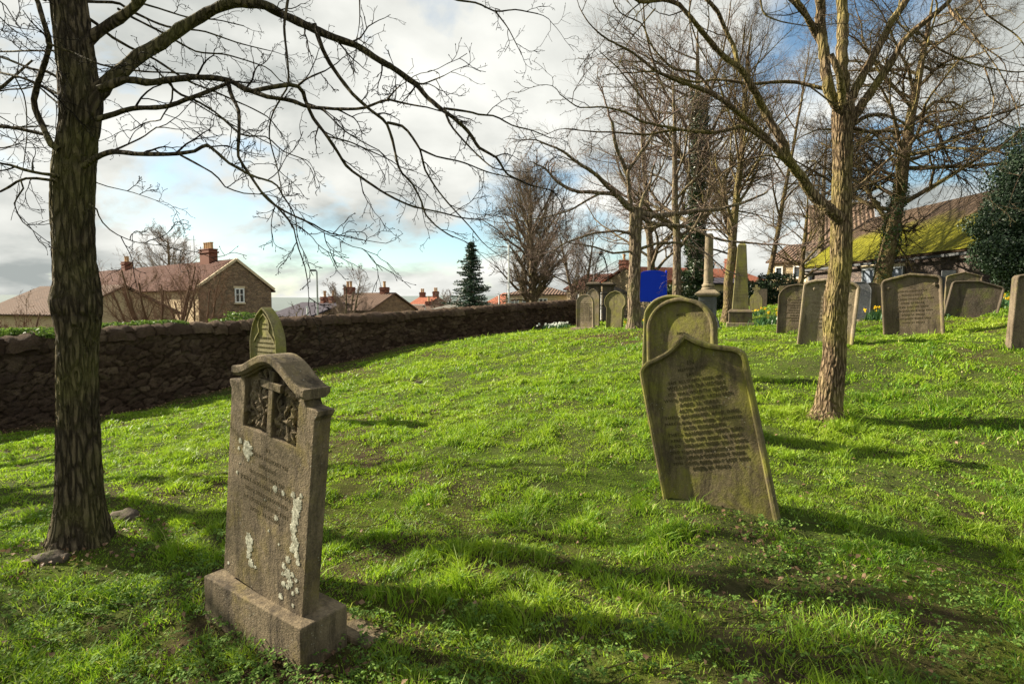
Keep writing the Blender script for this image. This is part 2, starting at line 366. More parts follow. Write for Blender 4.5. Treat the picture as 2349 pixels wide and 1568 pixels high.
bg = wn('ShaderNodeBackground'); nt.links.new(mx.outputs[2], bg.inputs[0]); bg.inputs[1].default_value = .058
wo = wn('ShaderNodeOutputWorld'); nt.links.new(bg.outputs[0], wo.inputs[0])
cam = bpy.data.cameras.new('camera'); co = bpy.data.objects.new('camera', cam); COL.objects.link(co); SC.camera = co
cam.sensor_width = 36; cam.lens = 36 * FP / 2349; cam.clip_start = .05; cam.clip_end = 2000
co.location = (0, 0, CAMZ); co.rotation_euler = (math.pi / 2 - PITCH, 0, 0)
SC.view_settings.view_transform = 'Standard'; SC.view_settings.look = 'None'; SC.view_settings.gamma = 1; SC.view_settings.exposure = 1.55
SC.cycles.max_bounces = 6; SC.cycles.transparent_max_bounces = 6

# ------------------------------------------------------------------ ground sheet
def axis(n, near, far, c=0.0):
    t = np.linspace(-1, 1, n); k = math.asinh(far / near)
    return c + np.sinh(t * k) * near
gx = axis(420, 3.2, 600, .5); gy = axis(460, 3.5, 700, 4.5)
X, Y = np.meshgrid(gx, gy, indexing='ij'); Z = gz(X, Y)
I = np.arange(X.size).reshape(X.shape)
F = np.stack([I[:-1, :-1], I[1:, :-1], I[1:, 1:], I[:-1, 1:]], -1).reshape(-1, 4)
tag(link('ground', mesh_np('ground', np.c_[X.ravel(), Y.ravel(), Z.ravel()], [F]), M['soil']), kind='structure')

# ------------------------------------------------------------------ tubes and branching
def resample(P, Rr, n, smooth=True):
    P = np.asarray(P, float); Rr = np.asarray(Rr, float)
    if smooth and len(P) > 2:
        Q = np.vstack([2 * P[0] - P[1], P, 2 * P[-1] - P[-2]]); out = []; ro = []
        for i in range(1, len(Q) - 2):
            for t in np.linspace(0, 1, 6, endpoint=False):
                a, b, c, d = Q[i - 1], Q[i], Q[i + 1], Q[i + 2]
                cr = .5 * ((2 * b) + (-a + c) * t + (2 * a - 5 * b + 4 * c - d) * t * t + (-a + 3 * b - 3 * c + d) * t ** 3)
                out.append(.5 * cr + .5 * (b * (1 - t) + c * t)); ro.append(Rr[i - 1] * (1 - t) + Rr[i] * t)
        out.append(P[-1]); ro.append(Rr[-1]); P = np.array(out); Rr = np.array(ro)
    L = np.r_[0, np.cumsum(np.linalg.norm(np.diff(P, axis=0), axis=1))]
    s = np.linspace(0, L[-1], n)
    return np.stack([np.interp(s, L, P[:, i]) for i in range(3)], 1), np.interp(s, L, Rr)
def tubes_mesh(name, groups, off):
    """groups: list of (P (B,n,3), R (B,n), sides)"""
    Vs, Fs, o = [], [], 0
    for P, Rr, sd in groups:
        P = np.asarray(P, float); B, n, _ = P.shape
        T = np.gradient(P, axis=1); T /= np.linalg.norm(T, axis=2, keepdims=True) + 1e-9
        mt = P[:, -1] - P[:, 0]; mt /= np.linalg.norm(mt, axis=1, keepdims=True) + 1e-9
        ref = np.where(np.abs(mt[:, 2:3]) > .75, np.array([[1., .13, 0]]), np.array([[0, .1, 1.]]))[:, None, :]
        a = np.cross(T, ref); a /= np.linalg.norm(a, axis=2, keepdims=True) + 1e-9; b = np.cross(a, T)
        th = np.arange(sd) * 2 * np.pi / sd
        ring = P[:, :, None] + Rr[:, :, None, None] * (np.cos(th)[None, None, :, None] * a[:, :, None] + np.sin(th)[None, None, :, None] * b[:, :, None])
        Vs.append(ring.reshape(-1, 3)); idx = (np.arange(B * n * sd) + o).reshape(B, n, sd); o += B * n * sd
        A = idx[:, :-1]; Bn = idx[:, 1:]
        Fs.append(np.stack([A, np.roll(A, -1, 2), np.roll(Bn, -1, 2), Bn], -1).reshape(-1, 4))
    return mesh_np(name, np.concatenate(Vs), [np.concatenate(Fs)], True, off)
def unit(v): return v / (np.linalg.norm(v, axis=-1, keepdims=True) + 1e-9)
def spawn(P, Rr, k, n, tr=(.2, 1.0), L=(.3, .6), ang=(35, 70), wig=.12, trop=(0, 0, .02), rr=.6, tip=.15, rng=RNG, rmin=.0012, taper=.55, absL=False, rmax=9, prof=None):
    B, m, _ = P.shape
    t = tr[0] + (tr[1] - tr[0]) * (np.arange(k)[None, :] + rng.random((B, k))) / k
    f = t * (m - 1); i = np.clip(f.astype(int), 0, m - 2); w = f - i; bi = np.arange(B)[:, None]
    p0 = P[bi, i] * (1 - w[..., None]) + P[bi, i + 1] * w[..., None]
    T = unit(P[bi, i + 1] - P[bi, i]); r0 = Rr[bi, i] * (1 - w) + Rr[bi, i + 1] * w
    q = rng.normal(size=(B, k, 3)); q = unit(q - (q * T).sum(-1, keepdims=True) * T)
    a = np.radians(ang[0] + (ang[1] - ang[0]) * rng.random((B, k)))[..., None]
    d = np.cos(a) * T + np.sin(a) * q
    PL = np.linalg.norm(np.diff(P, axis=1), axis=2).sum(1)[:, None]
    ln = (L[0] + (L[1] - L[0]) * rng.random((B, k))) * (1 if absL else PL) * (1 - taper * t if prof is None else np.clip(1 - ((t - prof[0]) / np.where(t < prof[0], prof[1], prof[2])) ** 2, .12, 1))
    rs = np.minimum(np.maximum(r0 * rr * (.75 + .4 * rng.random((B, k))), rmin), rmax)
    p0 = p0.reshape(-1, 3); d = d.reshape(-1, 3); st = (ln.reshape(-1) / (n - 1))[:, None]; rs = rs.reshape(-1)
    out = [p0]; tv = np.array(trop)
    for j in range(n - 1):
        d = unit(d + rng.normal(size=d.shape) * wig + tv); out.append(out[-1] + d * st)
    out = np.stack(out, 1); tt = np.linspace(0, 1, n)[None, :]
    return out, np.maximum(rs[:, None] * (1 - tt * (1 - tip)), rmin * .7)
def cull(P, Rr, f):
    m = f(P); return P[m], Rr[m]

def far_tree(name, label, px, py, d, Ht, r, top=(0, 0), k=(16, 9, 7, 4), spread=.45, trop=.03, mt='barkF', tw='twigF', seed=1, tr0=.3, ang=(40, 70), group=None, stems=1, low_trop=None, thick=1.0, wig=.12, rmin=.006, base=None, prof=(.45, .75, .62)):
    rng = np.random.default_rng(seed); b = np.array(at(px, py, d)) if base is None else np.array(base, float); b[2] = g1(b[0], b[1])
    t = thing(name, label, 'tree', tuple(b), (0, 0, 0), group)
    TP, TR = [], []
    for s in range(stems):
        a = s * 2.4 + rng.random(); lean = (.0 if stems == 1 else .22 + .15 * rng.random()); n = 14
        z = np.linspace(-.15, Ht * (1 if s == 0 else .75 + .2 * rng.random()), n); zz = np.clip(z / Ht, 0, 1)
        wob = np.cumsum(rng.normal(size=(n, 2)) * .012 * Ht / 4, axis=0)
        x = b[0] + top[0] * zz + lean * Ht * zz ** .8 * math.cos(a) + wob[:, 0]; y = b[1] + top[1] * zz + lean * Ht * zz ** .8 * math.sin(a) + wob[:, 1]
        TP.append(np.stack([x, y, b[2] + z], 1)); rad = r * (1 if stems == 1 else .6) * (1 - zz) ** .75 + .012
        rad[0] *= 1.3; TR.append(rad)
    TP = np.array(TP); TR = np.array(TR)
    link('trunk', tubes_mesh('trunk', [(TP, TR, 12)], b), M[mt], t)
    k1 = max(3, k[0] // stems)
    P1, R1 = spawn(TP, TR, k1, 9, (tr0, .97), (spread * .75, spread * 1.15), ang, wig, (0, 0, trop), .48, .18, rng, rmin * 1.6, .5, prof=prof)
    P2, R2 = spawn(P1, R1, k[1], 7, (.15, 1), (.3, .55), (25, 60), wig * 1.2, (0, 0, trop), .6, .3, rng, rmin, .4)
    br = link('branches', tubes_mesh('branches', [(P1, R1 * thick, 6), (P2, R2 * thick, 4)], b), M[mt], t)
    P3, R3 = spawn(P2, R2, k[2], 5, (.1, 1), (.35, .7), (20, 60), wig * 1.5, (0, 0, trop), .6, .5, rng, rmin * .8, .3)
    gs = [(P3, R3, 3)]
    if k[3]:
        P4, R4 = spawn(P3, R3, k[3], 4, (.1, 1), (.4, .9), (20, 60), wig * 1.7, (0, 0, trop), .7, .6, rng, rmin * .65, .3); gs.append((P4, R4, 3))
    link('twigs', tubes_mesh('twigs', gs, b), M[tw], t)
    return t, TP[0]

# ------------------------------------------------------------------ leaf masses
def leaves(name, Pn, Nn, size, rng, off, asp=.5, fold=.25, jit=.8, tintf=None):
    n = len(Pn); nn = unit(Nn + rng.normal(size=(n, 3)) * jit)
    q = rng.normal(size=(n, 3)); u = unit(np.cross(nn, q)); v = np.cross(nn, u)
    s = (size * (.6 + .8 * rng.random(n)))[:, None]
    A = Pn - u * s * .5; C = Pn + u * s * .5; B = Pn + v * s * asp * .5 + nn * s * fold * .3; D = Pn - v * s * asp * .5 + nn * s * fold * .3
    V = np.stack([A, B, C, D], 1).reshape(-1, 3); i = np.arange(n) * 4
    F = np.concatenate([np.stack([i, i + 1, i + 2], 1), np.stack([i, i + 2, i + 3], 1)])
    tn = rng.random(n) if tintf is None else tintf
    return mesh_np(name, V, [F], False, off, np.repeat(tn, 4))
def shell(blobs, n, rng, inner=.72):
    vol = np.array([b[1][0] * b[1][1] + b[1][1] * b[1][2] for b in blobs]); cnt = (n * vol / vol.sum()).astype(int)
    Ps, Ns = [], []
    for (c, r), m in zip(blobs, cnt):
        d = unit(rng.normal(size=(m, 3))); rad = inner + (1 - inner) * rng.random((m, 1)) ** .5
        lump = 1 + .16 * np.sin(d[:, :1] * 7 + c[0]) * np.sin(d[:, 1:2] * 6 + c[1]) + .12 * np.sin(d[:, 2:] * 11)
        Ps.append(np.array(c) + d * np.array(r) * rad * lump); Ns.append(d)
    return np.concatenate(Ps), np.concatenate(Ns)
def bush(name, label, cat, px, py, d, blobs, n, size, mt, seed=1, group=None, asp=.5, z0=None, stems=True):
    """blobs: offsets (dx,dy,dz),(rx,ry,rz) in metres from the base point"""
    rng = np.random.default_rng(seed); b = np.array(at(px, py, d)); b[2] = g1(b[0], b[1]) if z0 is None else z0
    t = thing(name, label, cat, tuple(b), (0, 0, 0), group)
    P, Nn = shell([(tuple(b + np.array(c)), r) for c, r in blobs], n, rng)
    link('foliage', leaves('foliage', P, Nn, size, rng, b, asp), M[mt], t)
    if stems:
        S0 = np.array([[b + (0, 0, -.1), b + np.array(c) * (.5, .5, .5), b + np.array(c)] for c, r in blobs])
        link('stem', tubes_mesh('stem', [(S0, np.tile([.03, .02, .01], (len(blobs), 1)), 6)], b), M['twigR'], t)
    return t

# ------------------------------------------------------------------ headstones
def prof_round(w, h, sh=None, n=22):
    """semi-elliptical top starting at height sh"""
    sh = h - w / 2 if sh is None else sh
    return [(w / 2, 0), (w / 2, sh * .5)] + [(w / 2 * math.cos(a), sh + (h - sh) * math.sin(a)) for a in np.linspace(0, math.pi, n)] + [(-w / 2, sh * .5), (-w / 2, 0)]
def prof_lancet(w, h, sh, n=12):
    H = h - sh; hw = w / 2; Rr = (H * H + hw * hw) / (2 * hw); a1 = math.asin(min(1, H / Rr))
    r = [(hw - Rr + Rr * math.cos(a), sh + Rr * math.sin(a)) for a in np.linspace(0, a1, n)]
    return [(hw, 0), (hw, sh * .5)] + r + [(-x, z) for x, z in r[::-1][1:]] + [(-hw, sh * .5), (-hw, 0)]
def prof_peak(w, h, sh, rs=.08, n=6):
    hw = w / 2; r = []
    for a in np.linspace(0, 1, n): r.append((hw - rs * (1 - math.cos(a * 1.15)) , sh - rs * .3 + rs * math.sin(a * 1.15)))
    x0, z0 = r[-1]
    for t in np.linspace(0, 1, 8)[1:]: r.append((x0 * (1 - t), z0 + (h - z0) * (t ** .92)))
    return [(hw, 0), (hw, sh * .5)] + r + [(-x, z) for x, z in r[::-1][1:]] + [(-hw, sh * .5), (-hw, 0)]
def prof_ogee(w, h, sh, n=16):
    hw = w / 2; r = [(hw, sh - .04), (hw - .006, sh), (hw - .03, sh + .035), (hw - .07, sh + .06)]
    x0, z0 = r[-1]
    for t in np.linspace(0, 1, n)[1:]:
        x = x0 * (1 - t); zc = z0 + (h - z0) * (.55 * t + .45 * t ** 3.2); r.append((x, zc))
    return [(hw, 0), (hw, sh * .5)] + r + [(-x, z) for x, z in r[::-1][1:]] + [(-hw, sh * .5), (-hw, 0)]
def inset(pts, d):
    n = len(pts); out = []
    for i, (x, z) in enumerate(pts):
        if i in (0, n - 1): out.append((x - math.copysign(d, x), z)); continue
        a = Vector(pts[i - 1]); c = Vector(pts[i + 1]); p = Vector((x, z))
        e1 = (p - a).normalized(); e2 = (c - p).normalized(); nn = (Vector((-e1.y, e1.x)) + Vector((-e2.y, e2.x))).normalized()
        m = d / max(.55, nn.dot(Vector((-e1.y, e1.x)))); q = p + nn * m; out.append((q.x, q.y))
    return out
def slab(pts, t, rim=.04, rec=.02, roll=True, sink=.25):
    """front face at y=-t/2 ; profile counter-clockwise from bottom right; returns bmesh"""
    pts = [(pts[0][0], -sink)] + pts[1:-1] + [(pts[-1][0], -sink)]
    bm = bmesh.new(); n = len(pts)
    def ring(p, y): return [bm.verts.new((x, y, z)) for x, z in p]
    layers = [ring(pts, t / 2), ring(pts, -t / 2)]
    if rim:
        if roll:
            layers += [ring(inset(pts, rim * .28), -t / 2 - rim * .16), ring(inset(pts, rim * .66), -t / 2 - rim * .10), ring(inset(pts, rim * .8), -t / 2 + rec * .5)]
        else: layers += [ring(inset(pts, rim), -t / 2)]
        layers += [ring(inset(pts, rim * 1.05), -t / 2 + rec)]
    for a, b in zip(layers, layers[1:]):
        for i in range(n - 1): bm.faces.new((a[i], b[i], b[i + 1], a[i + 1]))
    bm.faces.new(layers[-1][::-1]); bm.faces.new(layers[0])
    bmesh.ops.recalc_face_normals(bm, faces=bm.faces)
    return bm
def worn(bm, amp=.004, f=9, seed=0):
    for v in bm.verts:
        v.co += mnoise.noise_vector(v.co * f + Vector((seed, 0, 0))) * amp
    return bm
def text_mesh(lines, y0, dz, size, x=0, ext=.0018, yf=0, widths=None):
    """centred lines on the plane y=yf facing -y ; returns mesh"""
    bm = bmesh.new()
    for i, s in enumerate(lines):
        if not s: continue
        cu = bpy.data.curves.new('t', 'FONT'); cu.body = s; cu.size = size if not isinstance(size, (list, tuple)) else size[i]; cu.align_x = 'CENTER'
        cu.extrude = ext; cu.space_character = 1.18; cu.resolution_u = 2
        ob = bpy.data.objects.new('t', cu); me = bpy.data.meshes.new_from_object(ob)
        me.transform(Matrix.Translation((x, yf, y0 - dz * i)) @ Matrix.Rotation(math.pi / 2, 4, 'X'))
        bm.from_mesh(me); bpy.data.objects.remove(ob); bpy.data.curves.remove(cu); bpy.data.meshes.remove(me)
    return bm_mesh(bm, 'inscription')
STONES = []
def stone(label, px, py, d, pts, t=.09, ang=25, roll=0, pitch=0, mt='stoneC', rim=.035, rec=.02, group='headstones standing in the churchyard grass', name='headstone', lines=None, lz=None, ldz=.05, lsize=.035, ink='ink2', seed=0, dz=0, sink=.25, part='slab'):
    b = at(px, py, d); z = g1(b.x, b.y) + dz
    ang += 9 if d > 8 else 4; rec *= 1.5
    t_ = thing(name, label, 'headstone', (b.x, b.y, z), (R(pitch), R(roll), R(-ang)), group)
    body = link(part, bm_mesh(worn(slab(pts, t, rim, rec, sink=sink), .003, 11, seed), 'slab'), M[mt], t_); bevel(body, .004, 2, 40)
    if lines: link('inscription', text_mesh(lines, lz, ldz, lsize, yf=-t / 2 + (rec if rim else 0) - .0012), M[ink], t_)
    STONES.append((b.x, b.y, abs(pts[0][0]), ang)); return t_

# ------------------------------------------------------------------ buildings
def quad(bm, uvl, p, uo=0):
    vs = [bm.verts.new(q) for q in p]; f = bm.faces.new(vs)
    e = (Vector(p[1]) - Vector(p[0])); u = e.normalized(); nn = f.normal if f.normal.length else e.cross(Vector(p[-1]) - Vector(p[0])).normalized(); 
    f.normal_update(); v = f.normal.cross(u)
    for lp in f.loops:
        q = lp.vert.co - Vector(p[0]); lp[uvl].uv = (q.dot(u) + uo, q.dot(v))
    return f
def slabroof(pts, th, mat, parent, off, name='roof'):
    """pts: eave-left, eave-right, ridge-right, ridge-left (world)"""
    bm = bmesh.new(); uvl = bm.loops.layers.uv.new('uv'); P = [Vector(p) for p in pts]
    nn = (P[1] - P[0]).cross(P[-1] - P[0]).normalized()
    if nn.z < 0: nn = -nn
    lo = [p - nn * th for p in P]
    quad(bm, uvl, P)
    quad(bm, uvl, lo[::-1])
    for i in range(len(P)): quad(bm, uvl, [P[i], lo[i], lo[(i + 1) % len(P)], P[(i + 1) % len(P)]])
    bmesh.ops.recalc_face_normals(bm, faces=bm.faces)
    return link(name, bm_mesh(bm, 'roof', off=off), M[mat], parent)
def chimney(c, s, h, parent, off, pots=2, rz=0, mt='brick', ax=0):
    bm = bmesh.new(); box(bm, Vector(c) - Vector(off), (s[0], s[1], h), rz); box(bm, Vector(c) - Vector(off) + Vector((0, 0, h * .82)), (s[0] * 1.15, s[1] * 1.2, h * .09), rz)
    box(bm, Vector(c) - Vector(off) + Vector((0, 0, h + .003)), (s[0] * 1.08, s[1] * 1.1, h * .06), rz)
    ch = link('chimney', bm_mesh(bm), M[mt], parent)
    for i in range(pots):
        bm = bmesh.new(); q = (i - (pots - 1) / 2) * s[0] / max(pots, 1) * .9
        lathe(bm, [(.13, 0), (.11, .05), (.10, .38), (.13, .40), (.13, .46), (.08, .46)], Vector(c) - Vector(off) + Vector((q * math.cos(rz), q * math.sin(rz), h * 1.06)), 10)
        link('chimney_pot', bm_mesh(bm, smooth=False), M['pot'], ch)
    return ch
def window(c, w, h, rz, parent, off, panes=2, frame='white', name='window', glass='glass'):
    """c = centre bottom of the outer face, rz = direction of the face's x axis"""
    T = Matrix.Translation(Vector(c) - Vector(off)) @ Matrix.Rotation(rz, 4, 'Z'); f = .07
    bm = bmesh.new()
    box(bm, (0, -.05, 0), (w, .1, f), M=T); box(bm, (0, -.05, h - f), (w, .1, f), M=T)
    for x in [-w / 2 + f / 2, w / 2 - f / 2] + ([0] if panes > 1 else []): box(bm, (x, -.048, f), (f, .09, h - 2 * f), M=T)
    if panes > 1: box(bm, (0, -.046, h * .55), (w - 2 * f, .08, f * .6), M=T)
    o = link(name, bm_mesh(bm), M[frame], parent)
    bm = bmesh.new(); box(bm, (0, -.02, f), (w - 2 * f, .02, h - 2 * f), M=T); link('pane', bm_mesh(bm), M[glass], o)
    bm = bmesh.new(); box(bm, (0, -.06, -.09), (w * 1.15, .18, .085), M=T); box(bm, (0, -.035, h + .005), (w * 1.2, .08, .14), M=T); link('sill', bm_mesh(bm), M['render2'], o)
    return o
def house(name, label, x0, x1, d0, d1, ridge, eave, base, roof, wall, back=5.0, chims=(), wins=(), cat='house', group=None, hip=0, skewz=0):
    """front eave from px x0 at depth d0 to px x1 at depth d1 ; ridge, eave, base are pixel rows at the left end"""
    A = at(x0, eave, d0); B = at(x1, eave, d1); B.z = A.z + skewz; zb = min(at(x0, base, d0).z, g1(A.x, A.y) - .3, g1(B.x, B.y) - .3)
    zr = A.z + (eave - ridge) / FP * (d0 + back / 2)
    u = (B - A); u.z = 0; L = u.length; u.normalize(); v = Vector((-u.y, u.x, 0))
    off = ((A + B) / 2 + v * back / 2); off.z = zb; t = thing(name, label, cat, tuple(off), (0, 0, 0), group)
    A2 = A + v * back; B2 = B + v * back; Ra = (A + A2) / 2; Rb = (B + B2) / 2; Ra.z = Rb.z = zr; zr2 = zr
    if hip: Ra = Ra + u * hip; Rb = Rb - u * hip
    bm = bmesh.new()
    def lo(p): q = Vector(p); q.z = zb; return q
    dn = Vector((0, 0, .03))
    for p in ([lo(A), lo(B), B - dn, A - dn], [lo(B2), lo(A2), A2 - dn, B2 - dn]): bm.faces.new([bm.verts.new(q) for q in p])
    for p in (([lo(A2), lo(A), A - dn, Ra - dn * 3, A2 - dn], [lo(B), lo(B2), B2 - dn, Rb - dn * 3, B - dn]) if not hip else ([lo(A2), lo(A), A - dn, A2 - dn], [lo(B), lo(B2), B2 - dn, B - dn])):
        bm.faces.new([bm.verts.new(q) for q in p])
    bmesh.ops.remove_doubles(bm, verts=bm.verts, dist=.001)
    link('wall', bm_mesh(bm, off=off), M[wall], t)
    sl = (zr - A.z) / (back / 2); e = .3; ov = u * (.15 if not hip else .25)
    ea, eb = A - v * e - ov, B - v * e + ov; ea.z -= e * sl; eb.z -= e * sl
    fa, fb = A2 + v * e - ov, B2 + v * e + ov; fa.z -= e * sl; fb.z -= e * sl
    up = Vector((0, 0, .08)); ra, rb = (Ra - ov, Rb + ov) if not hip else (Ra, Rb)
    rf = slabroof([ea + up, eb + up, rb + up, ra + up], .1, roof, t, off)
    slabroof([fb + up, fa + up, ra + up, rb + up], .1, roof, t, off)
    if hip:
        for tri in ([fa + up, ea + up, ra + up], [eb + up, fb + up, rb + up]):
            slabroof(tri, .1, roof, t, off)
    rz = math.atan2(u.y, u.x)
    for fx, w, h, pots in chims: c = Ra.lerp(Rb, fx); c.z = zr - .35; chimney(c, (w, .6), h + .35, t, off, pots, rz)
    for fx, wy, w, h, pn in wins:
        c = A.lerp(B, fx); c.z = A.z - wy; window(tuple(c), w, h, rz, t, off, pn)
    return t
# ------------------------------------------------------------------ traced foreground trees
def trace(spec, dep):
    """spec: (pts[(px,py)], d0, d1, w0px, w1px)"""
    pts, d0, d1, w0, w1 = spec; n = len(pts)
    seg = [0.0]
    for a, b in zip(pts, pts[1:]): seg.append(seg[-1] + math.hypot(a[0] - b[0], a[1] - b[1]))
    P, Rr = [], []
    for (x, y), s in zip(pts, seg):
        f = s / seg[-1]; d = d0 + (d1 - d0) * f + .05 * math.sin(x * .03 + y * .021)
        P.append(at(x, y, d)); Rr.append((w0 + (w1 - w0) * f ** (.5 if w0 > 30 else .75)) / 2 * d / FP / math.sqrt(1 + ((x - CX) / FP) ** 2))
    return np.array(P), np.array(Rr)
def trunk_mesh(name, rows, off, sides=72, amp=.012, freq=26, seed=0, rowlen=.012, burls=()):
    """rows: (centre px, width px, py, depth) from the ground up; furrowed bark is displaced geometry"""
    P = np.array([at(c, y, d) for c, w, y, d in rows]); Rr = np.array([w / 2 * d / FP / math.sqrt(1 + ((c - CX) / FP) ** 2) - amp * .25 for c, w, y, d in rows])
    L = np.linalg.norm(np.diff(P, axis=0), axis=1).sum(); n = int(L / rowlen); P, Rr = resample(P, Rr, n)
    T = unit(np.gradient(P, axis=0)); a = unit(np.cross(T, [0, 1., 0])); b = np.cross(a, T); th = np.arange(sides) * 2 * np.pi / sides
    V = []
    for i in range(n):
        z = P[i][2]; r = Rr[i]
        for q in th:
            c, s = math.cos(q), math.sin(q); p3 = Vector((c * r * freq, s * r * freq, z * 5.0))
            f = mnoise.noise(p3 + Vector((seed, 0, 0))); f2 = mnoise.noise(p3 * 2.7 + Vector((0, seed, 0))); f3 = mnoise.noise(Vector((c * 2, s * 2, z * 2.1 + seed)))
            ridge = min(1, abs(f) * 4.5) * amp - amp * .7 + f2 * amp * .45 + f3 * r * .07
            flare = max(0, 1 - (i / n) * 9) ** 2 * (.5 + .5 * math.sin(q * 5 + seed)) * r * .35
            for bz, bq, br, ba in burls:
                dq = (q - bq + math.pi) % (2 * math.pi) - math.pi; ridge += ba * math.exp(-((z - bz) / br) ** 2 - (dq / .9) ** 2)
            rr = r + ridge + flare; V.append(P[i] + a[i] * c * rr + b[i] * s * rr)
    I = np.arange(n * sides).reshape(n, sides); F = np.stack([I[:-1], np.roll(I[:-1], -1, 1), np.roll(I[1:], -1, 1), I[1:]], -1).reshape(-1, 4)
    return mesh_np(name, np.array(V), [F], True, off)
def near_tree(name, label, base, trunk, limbs, mt, tw, seed, perm=5.0, tl=(.22, .62), trop=(0, 0, -.01), sub=(4, 3), twr=.0026, inner=.25, maxr=.03, skipn=0, far=8.):
    rng = np.random.default_rng(seed); t = thing(name, label, 'tree', tuple(base))
    link('trunk', trunk, M[mt], t)
    big, G1, G2, small = [], [], [], []
    for s in limbs:
        P, Rr = trace(s, 0); Rr = Rr * (1.18 if s[3] < 14 else 1.0); L = np.linalg.norm(np.diff(P, axis=0), axis=1).sum()
        n = max(8, int(L / .05)); P2, R2 = resample(P, Rr, n)
        wig = np.cumsum(rng.normal(size=(n, 3)), axis=0); wig -= np.linspace(0, 1, n)[:, None] * wig[-1]; P2 = P2 + wig * R2.mean() * .10
        kn = .12 * np.sin(np.arange(n) * 1.9 + seed) * rng.random(n); R2 = R2 * (1 + kn)
        (big if s[3] >= 12 else small).append((P2[None], R2[None], 12 if s[3] >= 12 else 7))
        if len(s[0]) > 1 and s[4] < 16:
            k = max(2, int(L * perm)); P3, R3 = resample(P2, R2, 24)
            a, ra = spawn(P3[None], R3[None], k, 9, (inner, 1.0), tl, (30, 75), .20, trop, .55, .25, rng, twr * 1.15, .35, True, .007)
            G1.append((a, ra))
            a, ra = spawn(P3[None], R3[None], 1, 9, (.985, 1.0), (tl[0] * 1.2, tl[1] * 1.1), (0, 12), .16, trop, .9, .25, rng, twr, .1, True); G1.append((a, ra))
    A = np.concatenate([g[0] for g in G1]); RA = np.concatenate([g[1] for g in G1])
    B, RB = spawn(A, RA, sub[0], 7, (.15, 1), (.35, .75), (25, 65), .24, trop, .75, .35, rng, twr * .8, .45)
    C, RC = spawn(B, RB, sub[1], 4, (.2, 1), (.15, .4), (30, 70), .25, trop, .8, .6, rng, twr * .65, .3)
    # buds: short fat tips
    tipP = C[:, -1]; dd = unit(C[:, -1] - C[:, -2]); bl = twr * 4; bud = np.stack([tipP, tipP + dd * bl * .5, tipP + dd * bl], 1); br = np.tile([twr * .5, twr * .95, twr * .2], (len(bud), 1))
    link('branches', tubes_mesh('branches', big + small, base), M[mt if tw != 'twigL' else 'barkL'], t)
    link('twigs', tubes_mesh('twigs', [(A, RA, 5), (B, RB, 4), (C, RC, 3), (bud, br, 4)], base), M[tw], t)
    return t
d = 3.6
bL = at(188, 1238, d); bL.z = g1(bL.x, bL.y)
rowsL = [(183, 200, 1300, d), (184, 178, 1262, d), (185, 150, 1225, d), (184, 122, 1150, d), (182, 112, 1060, d), (179, 103, 966, d), (177, 100, 860, d), (177, 103, 790, d), (180, 110, 735, d), (182, 114, 694, d), (178, 107, 650, d),
         (170, 102, 600, d), (169, 100, 560, d), (166, 102, 470, d), (170, 104, 380, d), (178, 97, 320, d), (184, 97, 270, d), (186, 102, 225, d), (178, 94, 170, d), (172, 90, 110, d), (164, 88, 50, d), (158, 86, 0, d), (150, 80, -90, d), (146, 74, -200, d), (142, 60, -330, d)]
def W(*p): return list(p)
